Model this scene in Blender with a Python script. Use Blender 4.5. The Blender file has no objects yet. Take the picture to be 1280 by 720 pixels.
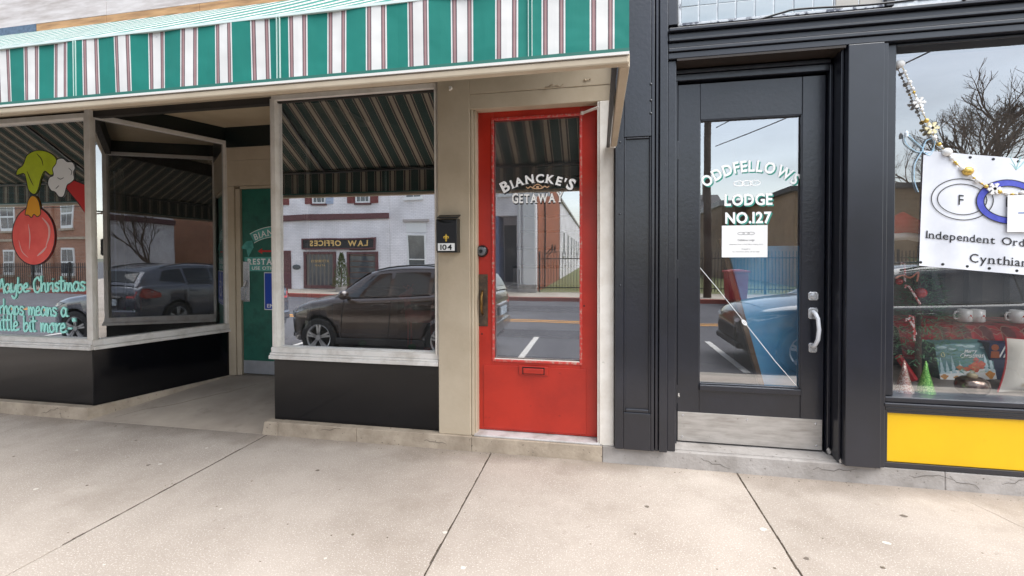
import bpy, bmesh, math, random
from mathutils import Vector, Matrix, noise as mnoise
random.seed(7)
PI = math.pi
S = bpy.context.scene
COL = S.collection
G = 1.335                      # eye height above the sidewalk

# ---------------------------------------------------------------- camera
FPX, PCY = 566.5, 329.5        # measured focal length and principal row of the photograph (1280 px wide)
def _rot():
    yaw, pitch, roll = math.radians(-10.89), math.radians(0.909), math.radians(-.165)
    c, s = math.cos, math.sin
    Ry = Matrix(((c(yaw), -s(yaw), 0), (s(yaw), c(yaw), 0), (0, 0, 1)))
    Rp = Matrix(((1, 0, 0), (0, c(pitch), -s(pitch)), (0, s(pitch), c(pitch))))
    B = Matrix(((1, 0, 0), (0, 0, -1), (0, 1, 0)))
    Rr = Matrix(((c(roll), -s(roll), 0), (s(roll), c(roll), 0), (0, 0, 1)))
    return Rr @ B @ Rp @ Ry
CM = _rot()
cam_d = bpy.data.cameras.new('camera'); cam = bpy.data.objects.new('camera', cam_d); COL.objects.link(cam)
mw = Matrix.Identity(4)
for i in range(3):
    mw[i][0] = CM[0][i]; mw[i][1] = -CM[1][i]; mw[i][2] = -CM[2][i]
mw.translation = Vector((0, 0, G))
cam.matrix_world = mw
cam_d.sensor_width = 36; cam_d.lens = 36 * FPX / 1280; cam_d.shift_y = (PCY - 360) / 1280
cam_d.clip_start = .05; cam_d.clip_end = 2000
S.camera = cam
def at(px, py, Y):
    """survey helper: point of the place on the plane at depth Y that was measured at this spot of the photograph"""
    r = CM.transposed() @ Vector(((px - 640) / FPX, (py - PCY) / FPX, 1))
    return Vector((r.x * Y / r.y, Y, G + r.z * Y / r.y))
def mir(px, py, Yp, Yg=3.06):
    """same for things across the street measured in a window glass standing at Yg"""
    p = at(px, py, Yp); return Vector((p.x, 2 * Yg - Yp, p.z))

# ---------------------------------------------------------------- light
W = bpy.data.worlds.new('World'); S.world = W; W.use_nodes = True
nt = W.node_tree; nt.nodes.clear()
wo = nt.nodes.new('ShaderNodeOutputWorld'); bg = nt.nodes.new('ShaderNodeBackground')
sky = nt.nodes.new('ShaderNodeTexSky'); sky.sky_type = 'NISHITA'; sky.sun_disc = False
SUN_EL, SUN_AZ = math.radians(62), math.radians(122)
sky.sun_elevation = SUN_EL; sky.sun_rotation = SUN_AZ; sky.air_density = 1.3; sky.dust_density = 1.0
hs = nt.nodes.new('ShaderNodeHueSaturation'); hs.inputs['Saturation'].default_value = .5; hs.inputs['Value'].default_value = 1.0
tc = nt.nodes.new('ShaderNodeTexCoord'); mp = nt.nodes.new('ShaderNodeMapping'); mp.inputs['Scale'].default_value = (1, 1, 4)
ns = nt.nodes.new('ShaderNodeTexNoise'); ns.inputs['Scale'].default_value = 2.2; ns.inputs['Detail'].default_value = 6
mr = nt.nodes.new('ShaderNodeMapRange'); mr.inputs['From Min'].default_value = .3; mr.inputs['From Max'].default_value = .7
mr.inputs['To Min'].default_value = .8; mr.inputs['To Max'].default_value = 1.25
vm = nt.nodes.new('ShaderNodeVectorMath'); vm.operation = 'SCALE'
L = nt.links.new
L(tc.outputs['Generated'], mp.inputs['Vector']); L(mp.outputs[0], ns.inputs['Vector']); L(ns.outputs['Fac'], mr.inputs['Value'])
L(sky.outputs[0], hs.inputs['Color']); L(hs.outputs[0], vm.inputs[0]); L(mr.outputs[0], vm.inputs['Scale'])
L(vm.outputs[0], bg.inputs['Color']); bg.inputs['Strength'].default_value = .14
L(bg.outputs[0], wo.inputs[0])
sl = bpy.data.lights.new('sun', 'SUN'); sl.energy = 2.7; sl.angle = math.radians(62); sl.color = (1, .985, .96)
so = bpy.data.objects.new('sun', sl); COL.objects.link(so)
# soft overcast sun above the street (sun_rotation is measured from +Y towards +X)
sd = Vector((math.sin(SUN_AZ) * math.cos(SUN_EL), math.cos(SUN_AZ) * math.cos(SUN_EL), math.sin(SUN_EL)))
so.rotation_euler = (-sd).to_track_quat('-Z', 'Y').to_euler(); so.location = (0, 0, 30)
S.view_settings.view_transform = 'Standard'; S.view_settings.look = 'None'
S.view_settings.exposure = 1.14; S.view_settings.gamma = 1
S.render.engine = 'CYCLES'
S.cycles.max_bounces = 10; S.cycles.glossy_bounces = 6; S.cycles.transparent_max_bounces = 16; S.cycles.diffuse_bounces = 4

# ---------------------------------------------------------------- materials
def C(h):
    h = h.lstrip('#'); v = [int(h[i:i + 2], 16) / 255 for i in (0, 2, 4)]
    return tuple((x / 12.92 if x <= .04045 else ((x + .055) / 1.055) ** 2.4) for x in v)
MATS = {}
def mat(name, col, rough=.6, col2=None, scale=4, lo=.35, hi=.65, bump=0, bscale=90, bdist=.002, metal=0, spec=.5, coat=0,
        speck=None, spscale=260, splo=.62, stretch=(1, 1, 1), detail=7, rvar=0):
    if name in MATS: return MATS[name]
    m = bpy.data.materials.new(name); m.use_nodes = True; n = m.node_tree.nodes; l = m.node_tree.links.new
    b = n['Principled BSDF']; b.inputs['Roughness'].default_value = rough; b.inputs['Metallic'].default_value = metal
    b.inputs['Specular IOR Level'].default_value = spec; b.inputs['Coat Weight'].default_value = coat; b.inputs['Coat Roughness'].default_value = .06 if 'car' in name else .2
    b.inputs['Base Color'].default_value = (*col, 1)
    t = n.new('ShaderNodeTexCoord'); mpn = n.new('ShaderNodeMapping'); mpn.inputs['Scale'].default_value = stretch
    l(t.outputs['Object'], mpn.inputs['Vector']); out = None
    if col2 is not None:
        nz = n.new('ShaderNodeTexNoise'); nz.inputs['Scale'].default_value = scale; nz.inputs['Detail'].default_value = detail; nz.inputs['Roughness'].default_value = .62
        l(mpn.outputs[0], nz.inputs['Vector'])
        r = n.new('ShaderNodeMapRange'); r.inputs['From Min'].default_value = lo; r.inputs['From Max'].default_value = hi; l(nz.outputs['Fac'], r.inputs['Value'])
        mx = n.new('ShaderNodeMix'); mx.data_type = 'RGBA'; mx.inputs['A'].default_value = (*col, 1); mx.inputs['B'].default_value = (*col2, 1)
        l(r.outputs[0], mx.inputs['Factor']); out = mx.outputs['Result']
        if rvar:
            rr = n.new('ShaderNodeMapRange'); rr.inputs['To Min'].default_value = rough; rr.inputs['To Max'].default_value = rough + rvar
            l(r.outputs[0], rr.inputs['Value']); l(rr.outputs[0], b.inputs['Roughness'])
    if speck is not None:
        vz = n.new('ShaderNodeTexNoise'); vz.inputs['Scale'].default_value = spscale; vz.inputs['Detail'].default_value = 3; l(mpn.outputs[0], vz.inputs['Vector'])
        r2 = n.new('ShaderNodeMapRange'); r2.inputs['From Min'].default_value = splo; r2.inputs['From Max'].default_value = splo + .06; l(vz.outputs['Fac'], r2.inputs['Value'])
        m2 = n.new('ShaderNodeMix'); m2.data_type = 'RGBA'; m2.inputs['B'].default_value = (*speck, 1); m2.inputs['A'].default_value = (*col, 1)
        if out: l(out, m2.inputs['A'])
        l(r2.outputs[0], m2.inputs['Factor']); out = m2.outputs['Result']
    if out: l(out, b.inputs['Base Color'])
    if bump:
        bz = n.new('ShaderNodeTexNoise'); bz.inputs['Scale'].default_value = bscale; bz.inputs['Detail'].default_value = 5; l(mpn.outputs[0], bz.inputs['Vector'])
        bp = n.new('ShaderNodeBump'); bp.inputs['Strength'].default_value = bump; bp.inputs['Distance'].default_value = bdist
        l(bz.outputs['Fac'], bp.inputs['Height']); l(bp.outputs[0], b.inputs['Normal'])
    MATS[name] = m; return m
def glassmat(name, base=.45, tint=(.8, .84, .82), k=1.0, wave=.0, rough=0.0):
    m = bpy.data.materials.new(name); m.use_nodes = True; n = m.node_tree.nodes; n.clear(); l = m.node_tree.links.new
    o = n.new('ShaderNodeOutputMaterial'); mx = n.new('ShaderNodeMixShader'); tr = n.new('ShaderNodeBsdfTransparent'); gl = n.new('ShaderNodeBsdfGlossy')
    tr.inputs[0].default_value = (*tint, 1); gl.inputs['Color'].default_value = (.97, .98, 1, 1); gl.inputs['Roughness'].default_value = rough
    fr = n.new('ShaderNodeFresnel'); fr.inputs[0].default_value = 1.5
    ma = n.new('ShaderNodeMath'); ma.operation = 'MULTIPLY_ADD'; ma.inputs[1].default_value = k; ma.inputs[2].default_value = base; ma.use_clamp = True
    ge = n.new('ShaderNodeNewGeometry'); iv = n.new('ShaderNodeMath'); iv.operation = 'SUBTRACT'; iv.inputs[0].default_value = 1; l(ge.outputs['Backfacing'], iv.inputs[1])   # a pane reflects once, on the face it is seen from
    mu = n.new('ShaderNodeMath'); mu.operation = 'MULTIPLY'; l(fr.outputs[0], ma.inputs[0]); l(ma.outputs[0], mu.inputs[0]); l(iv.outputs[0], mu.inputs[1])
    tm = n.new('ShaderNodeMix'); tm.data_type = 'RGBA'; tm.inputs['A'].default_value = (*tint, 1); tm.inputs['B'].default_value = (1, 1, 1, 1); l(ge.outputs['Backfacing'], tm.inputs['Factor']); l(tm.outputs['Result'], tr.inputs[0])
    l(mu.outputs[0], mx.inputs[0]); l(tr.outputs[0], mx.inputs[1]); l(gl.outputs[0], mx.inputs[2]); du = n.new('ShaderNodeBsdfDiffuse'); du.inputs[0].default_value = (.75, .74, .7, 1); m3 = n.new('ShaderNodeMixShader'); tt = n.new('ShaderNodeTexCoord'); dz = n.new('ShaderNodeTexNoise'); dz.inputs['Scale'].default_value = 2.5; dz.inputs['Detail'].default_value = 9; dz.inputs['Roughness'].default_value = .7
    dr = n.new('ShaderNodeMapRange'); dr.inputs['From Min'].default_value = .4; dr.inputs['From Max'].default_value = .75; dr.inputs['To Min'].default_value = .005; dr.inputs['To Max'].default_value = .032; l(tt.outputs['Object'], dz.inputs['Vector']); l(dz.outputs['Fac'], dr.inputs['Value'])
    l(dr.outputs[0], m3.inputs[0]); l(mx.outputs[0], m3.inputs[1]); l(du.outputs[0], m3.inputs[2]); l(m3.outputs[0], o.inputs[0])
    if wave:
        t = n.new('ShaderNodeTexCoord'); z = n.new('ShaderNodeTexNoise'); z.inputs['Scale'].default_value = 1.6; z.inputs['Detail'].default_value = 1
        bp = n.new('ShaderNodeBump'); bp.inputs['Strength'].default_value = 1; bp.inputs['Distance'].default_value = wave
        l(t.outputs['Object'], z.inputs['Vector']); l(z.outputs['Fac'], bp.inputs['Height']); l(bp.outputs[0], gl.inputs['Normal'])
    MATS[name] = m; return m
def stripes(name, back=False):
    """woven awning cloth: period .175 m along X"""
    m = bpy.data.materials.new(name); m.use_nodes = True; n = m.node_tree.nodes; l = m.node_tree.links.new
    b = n['Principled BSDF']; b.inputs['Roughness'].default_value = .75
    t = n.new('ShaderNodeTexCoord'); sx = n.new('ShaderNodeSeparateXYZ'); l(t.outputs['Object'], sx.inputs[0])
    d = n.new('ShaderNodeMath'); d.operation = 'DIVIDE'; d.inputs[1].default_value = AW_P; l(sx.outputs[0], d.inputs[0])
    fr = n.new('ShaderNodeMath'); fr.operation = 'FRACT'; l(d.outputs[0], fr.inputs[0])
    cr = n.new('ShaderNodeValToRGB'); cr.color_ramp.interpolation = 'CONSTANT'
    GR, WH, MA, BK, TP = C('#04786b'), C('#dcdad6'), C('#8d6a6c'), C('#37353c'), C('#b49a94')
    if back: GR, WH, MA, BK, TP = C('#12332e'), C('#9a8f7c'), C('#352a29'), C('#161518'), C('#544742')  # underside copy: dull cloth back, with the shade below put into darker stripes
    seq = [(0, GR), (.465, WH), (.50, BK), (.513, MA), (.545, TP), (.556, MA), (.585, BK), (.598, WH), (.835, BK), (.848, MA), (.88, TP), (.891, MA), (.918, BK), (.931, WH), (.968, GR)]
    e = cr.color_ramp.elements
    while len(e) < len(seq): e.new(.5)
    for i, (p, c) in enumerate(seq): e[i].position = p; e[i].color = (*c, 1)
    l(fr.outputs[0], cr.inputs[0])
    nz = n.new('ShaderNodeTexNoise'); nz.inputs['Scale'].default_value = 5; nz.inputs['Detail'].default_value = 8; l(t.outputs['Object'], nz.inputs['Vector'])
    r = n.new('ShaderNodeMapRange'); r.inputs['To Min'].default_value = .8; r.inputs['To Max'].default_value = 1.1; l(nz.outputs['Fac'], r.inputs['Value'])
    vm = n.new('ShaderNodeVectorMath'); vm.operation = 'SCALE'; l(cr.outputs[0], vm.inputs[0]); l(r.outputs[0], vm.inputs['Scale']); l(vm.outputs[0], b.inputs['Base Color'])
    wz = n.new('ShaderNodeTexNoise'); wz.inputs['Scale'].default_value = 7; bp = n.new('ShaderNodeBump'); bp.inputs['Distance'].default_value = .014; bp.inputs['Strength'].default_value = .6
    l(t.outputs['Object'], wz.inputs['Vector']); l(wz.outputs['Fac'], bp.inputs['Height']); l(bp.outputs[0], b.inputs['Normal'])
    MATS[name] = m; return m
def brickmat(name, c1, c2, mortar, sc=1.0, off=(0, 0, 0)):
    m = bpy.data.materials.new(name); m.use_nodes = True; n = m.node_tree.nodes; l = m.node_tree.links.new
    b = n['Principled BSDF']; b.inputs['Roughness'].default_value = .85
    t = n.new('ShaderNodeTexCoord'); sx = n.new('ShaderNodeSeparateXYZ'); l(t.outputs['Object'], sx.inputs[0])
    ad = n.new('ShaderNodeMath'); l(sx.outputs[0], ad.inputs[0]); l(sx.outputs[1], ad.inputs[1])
    cx = n.new('ShaderNodeCombineXYZ'); l(ad.outputs[0], cx.inputs[0]); l(sx.outputs[2], cx.inputs[1])
    br = n.new('ShaderNodeTexBrick'); br.inputs['Scale'].default_value = 1; br.inputs['Brick Width'].default_value = .21 * sc; br.inputs['Row Height'].default_value = .075 * sc
    br.inputs['Mortar Size'].default_value = .008 * sc; br.inputs['Color1'].default_value = (*c1, 1); br.inputs['Color2'].default_value = (*c2, 1); br.inputs['Mortar'].default_value = (*mortar, 1)
    l(cx.outputs[0], br.inputs['Vector'])
    nz = n.new('ShaderNodeTexNoise'); nz.inputs['Scale'].default_value = .8; nz.inputs['Detail'].default_value = 8; l(t.outputs['Object'], nz.inputs['Vector'])
    r = n.new('ShaderNodeMapRange'); r.inputs['From Min'].default_value = .3; r.inputs['From Max'].default_value = .7; r.inputs['To Min'].default_value = .78; r.inputs['To Max'].default_value = 1.12; l(nz.outputs['Fac'], r.inputs['Value'])
    vm = n.new('ShaderNodeVectorMath'); vm.operation = 'SCALE'; l(br.outputs[0], vm.inputs[0]); l(r.outputs[0], vm.inputs['Scale']); l(vm.outputs[0], b.inputs['Base Color'])
    bp = n.new('ShaderNodeBump'); bp.inputs['Strength'].default_value = .6; bp.inputs['Distance'].default_value = .01; bp.invert = True
    l(br.outputs['Fac'], bp.inputs['Height']); l(bp.outputs[0], b.inputs['Normal'])
    MATS[name] = m; return m

AW_P = .1672
aw = stripes('awning_cloth'); awb = stripes('awning_cloth_shaded_underside', True)
concrete = mat('sidewalk_concrete', C('#b8aca0'), .88, C('#9a8e82'), 1.3, .3, .72, bump=.6, bscale=200, bdist=.003, speck=C('#cdc3b8'), spscale=150, splo=.59)
concrete2 = mat('ramp_concrete', C('#b5a797'), .85, C('#94877a'), 1.8, .3, .7, bump=.3, bscale=160, speck=C('#a99d8e'), spscale=230)
def add_dirt(m, col=(.09, .075, .06), scale=9, lo=.63, hi=.72, fac=.6):
    n = m.node_tree.nodes; l = m.node_tree.links.new; b = n['Principled BSDF']
    src = b.inputs['Base Color'].links[0].from_socket if b.inputs['Base Color'].links else None
    t = n.new('ShaderNodeTexCoord'); z = n.new('ShaderNodeTexNoise'); z.inputs['Scale'].default_value = scale; z.inputs['Detail'].default_value = 9; z.inputs['Roughness'].default_value = .7
    l(t.outputs['Object'], z.inputs['Vector']); r = n.new('ShaderNodeMapRange'); r.inputs['From Min'].default_value = lo; r.inputs['From Max'].default_value = hi; r.inputs['To Max'].default_value = fac
    l(z.outputs['Fac'], r.inputs['Value']); mx = n.new('ShaderNodeMix'); mx.data_type = 'RGBA'; mx.inputs['B'].default_value = (*col, 1); l(r.outputs[0], mx.inputs['Factor'])
    if src: l(src, mx.inputs['A'])
    else: mx.inputs['A'].default_value = b.inputs['Base Color'].default_value
    l(mx.outputs['Result'], b.inputs['Base Color'])
add_dirt(concrete, C('#6d6050'), 14, .62, .75, .5)
add_dirt(concrete, C('#d0c8bb'), 5, .66, .72, .55)
add_dirt(concrete, C('#80746a'), 110, .56, .68, .42)
def vary(m, amt=.08):      # every slab or block a slightly different tone
    n = m.node_tree.nodes; l = m.node_tree.links.new; b = n['Principled BSDF']; src = b.inputs['Base Color'].links[0].from_socket
    oi = n.new('ShaderNodeObjectInfo'); mr_ = n.new('ShaderNodeMapRange'); mr_.inputs['To Min'].default_value = 1 - amt; mr_.inputs['To Max'].default_value = 1 + amt; l(oi.outputs['Random'], mr_.inputs['Value'])
    v = n.new('ShaderNodeVectorMath'); v.operation = 'SCALE'; l(src, v.inputs[0]); l(mr_.outputs[0], v.inputs['Scale']); l(v.outputs[0], b.inputs['Base Color'])
add_dirt(concrete, C('#857768'), 1.6, .52, .74, .45)      # broad damp stains
def grime_band(m, y0=2.78, y1=2.98):     # dirt washed up against the foot of the shop fronts
    n = m.node_tree.nodes; l = m.node_tree.links.new; b = n['Principled BSDF']; src = b.inputs['Base Color'].links[0].from_socket
    t = n.new('ShaderNodeTexCoord'); sx = n.new('ShaderNodeSeparateXYZ'); l(t.outputs['Object'], sx.inputs[0]); z = n.new('ShaderNodeTexNoise'); z.inputs['Scale'].default_value = 2.6; z.inputs['Detail'].default_value = 9; l(t.outputs['Object'], z.inputs['Vector'])
    ad = n.new('ShaderNodeMath'); ad.operation = 'MULTIPLY_ADD'; ad.inputs[1].default_value = .5; l(z.outputs['Fac'], ad.inputs[0]); l(sx.outputs[1], ad.inputs[2])
    r_ = n.new('ShaderNodeMapRange'); r_.inputs['From Min'].default_value = y0 + .25; r_.inputs['From Max'].default_value = y1 + .25; r_.inputs['To Max'].default_value = .5; l(ad.outputs[0], r_.inputs['Value'])
    mx = n.new('ShaderNodeMix'); mx.data_type = 'RGBA'; mx.inputs['B'].default_value = (*C('#6f6254'), 1); l(src, mx.inputs['A']); l(r_.outputs[0], mx.inputs['Factor']); l(mx.outputs['Result'], b.inputs['Base Color'])
grime_band(concrete)
vary(concrete)
add_dirt(concrete2, C('#4a4036'), 3, .55, .75, .5)
stone_tan = mat('painted_stone_tan', C('#b3a491'), .8, C('#8d7f6e'), 6, .35, .7, bump=.7, bscale=60, bdist=.004, speck=C('#6a6055'), spscale=45, splo=.66)
stone_grey = mat('painted_stone_grey', C('#aaa49f'), .75, C('#87817b'), 5, .35, .7, bump=.7, bscale=55, bdist=.004, speck=C('#6a645e'), spscale=40, splo=.67)
vitro = mat('black_glass_tile', C('#090a0d'), .10, C('#0d0e12'), 3, spec=.4, speck=C('#4b4c50'), spscale=55, splo=.73)
add_dirt(vitro, C('#2b2a2c'), 3.5, .6, .75, .3)
add_dirt(vitro, C('#8c8881'), 70, .71, .75, .5)
tan = mat('tan_paint', C('#c2b39c'), .55, C('#b0a088'), 3, .3, .7, bump=.35, bscale=35, bdist=.003)
add_dirt(tan, C('#6e5a43'), 12, .68, .74, .6)
cream = mat('cream_paint', C('#e8e2d9'), .5, C('#d2c9bc'), 7, .4, .75, bump=.4, bscale=50)
add_dirt(cream, C('#5f5142'), 16, .67, .73, .7)
white_sill = mat('white_metal_sill', C('#e2ddd6'), .4, C('#beb6ac'), 8, .45, .75, bump=.15)
soffit = mat('soffit_board', C('#c9b698'), .7, C('#b7a385'), 2)
dkgreen_band = mat('dark_green_band', C('#0e1a1b'), .3)
green_door = mat('green_door_paint', C('#1f5f50'), .42, C('#2a6e5d'), 3, .4, .7, bump=.12)
add_dirt(green_door, C('#123a32'), 7, .5, .7, .6)
red = mat('red_door_paint', C('#b82e1e'), .34, C('#9e2418'), 3, .35, .7, bump=.25, bscale=30, bdist=.002)
add_dirt(red, C('#6c1512'), 18, .64, .72, .6)
add_dirt(red, C('#d98a76'), 45, .70, .74, .7)
redworn = mat('red_worn_edge', C('#c43a33'), .45, C('#b88d80'), 40, .5, .62)
black_paint = mat('blue_black_gloss_paint', C('#13151d'), .34, C('#1b1d27'), 4, bump=.45, bscale=42, bdist=.004, spec=.5, coat=.55)
black_flat = mat('blue_black_smooth_paint', C('#14161e'), .36, C('#1c1e28'), 3, bump=.15, bscale=18, bdist=.003, spec=.5, coat=.5)
black_dark = mat('black_gap', C('#0b0b0d'), .6)
brown_soffit = mat('brown_soffit', C('#29211c'), .6, C('#362c26'), 4)
yellow = mat('yellow_panel', C('#e6b808'), .45, C('#deaf06'), 2, speck=C('#b98d06'), spscale=25, splo=.76)
add_dirt(yellow, C('#a8840c'), 7, .60, .75, .35)
add_dirt(yellow, C('#5d4a1c'), 60, .72, .75, .5)
steel = mat('brushed_steel_kickplate', C('#bdb8b2'), .5, C('#9a938c'), 6, .4, .75, metal=.55, stretch=(1, 1, 6))
add_dirt(steel, C('#4c3c2c'), 11, .66, .72, .8)
alum = mat('aluminium_plate', C('#b9bcc0'), .4, C('#a2a4a8'), 6, metal=.5)
chrome = mat('satin_chrome', C('#d5d6d8'), .25, metal=.8)
brass = mat('aged_brass', C('#8a6a3a'), .35, C('#5c4526'), 12, metal=.8)
bronze = mat('bronze_plate', C('#4c4038'), .45, C('#6b5848'), 18, .45, .7, metal=.5)
blackmetal = mat('black_enamel_metal', C('#141416'), .28, spec=.6)
whitep = mat('white_lettering', C('#f4f4f2'), .55)
greenp = mat('green_letter_shade', C('#2f8a7a'), .55)
aqua = mat('aqua_paint_marker', C('#b4fff0'), .55)
whitepaper = mat('white_paper', C('#e9e8e6'), .8)
blackp = mat('black_print', C('#16161a'), .6)
gold = mat('gold_paint', C('#e0bb4a'), .4)
goldlet = mat('gold_leaf_letters', C('#d8b068'), .4)
plywood_w = mat('whitewashed_plywood', C('#cdc6c4'), .75, C('#a79c97'), 3, .4, .7, stretch=(1, 1, 7), bump=.2)
plywood_t = mat('bare_pine_board', C('#c49a6c'), .75, C('#8f6c4c'), 4, .35, .7, stretch=(1, 1, 9), bump=.2)
blue_cloth = mat('slate_blue_sheet', C('#5f7388'), .8, C('#4a5b6e'), 30)
interior = mat('dim_interior_wall', C('#3a342e'), .9, C('#2c2824'), 2)
interior_floor = mat('brown_interior_floor', C('#3a322b'), .7, C('#2b2520'), 5)
dark_wood = mat('dark_wood', C('#1f1916'), .5, C('#2c231e'), 6, stretch=(1, 1, .2))
oak = mat('brown_cabinet_wood', C('#6d4f30'), .5, C('#553c24'), 7, stretch=(1, 1, .25))
stair_white = mat('white_stair_paint', C('#efeff1'), .5, C('#e2e3e8'), 5)
stair_grey = mat('grey_stair_tread', C('#6b6862'), .8, C('#4f4c48'), 30)
blue_wall = mat('bright_blue_panel', C('#6cbce8'), .5, C('#5aaadc'), 5)
asphalt = mat('asphalt', C('#57565a'), .9, C('#47464a'), 1.2, .3, .7, bump=.6, bscale=220, speck=C('#7c7a7a'), spscale=160)
white_brick = brickmat('white_painted_brick', C('#f0ecec'), C('#e8e4e5'), C('#d2cdce'))
red_brick = brickmat('warm_red_brick', C('#a8765c'), C('#95634b'), C('#a89384'))
orange_brick = brickmat('orange_brick', C('#a85a34'), C('#9a4f2e'), C('#8e5a40'))
tan_brick = brickmat('tan_brick', C('#7d6751'), C('#6a5744'), C('#8b7a68'))
far_brick = brickmat('dark_far_brick', C('#63483c'), C('#543c32'), C('#6d5c50'))
centre_glass = glassmat('centre_window_glass', .74, (1, 1, 1), .9, .0012)
shop_glass = glassmat('shop_window_glass', .66, (.8, .84, .82), .9, .0012)
lodge_glass = glassmat('lodge_window_glass', .27, (1, 1, 1), 1.0, .0004)
door_glass = glassmat('door_glass', .35, (1, 1, 1), 1.0, .0006)
splay_glass = glassmat('side_window_glass', .38, (.6, .62, .6), 1.2, .0003)
car_glass = mat('tinted_car_glass', C('#14181a'), .04, spec=.8)
far_glass = mat('window_pane_glass', C('#3b3f45'), .08, C('#55585c'), 2, spec=.8)
lawn = mat('winter_grass', C('#55602f'), .95, C('#6f6a42'), 2)
bark = mat('bare_bark', C('#6a564a'), .9, C('#4c4038'), 8)
trimwhite = mat('white_window_trim', C('#dadad8'), .5)
maroon = mat('maroon_paint', C('#5f3436'), .5, C('#522c2e'), 6)
iron = mat('black_iron_fence', C('#17171a'), .5)

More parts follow.
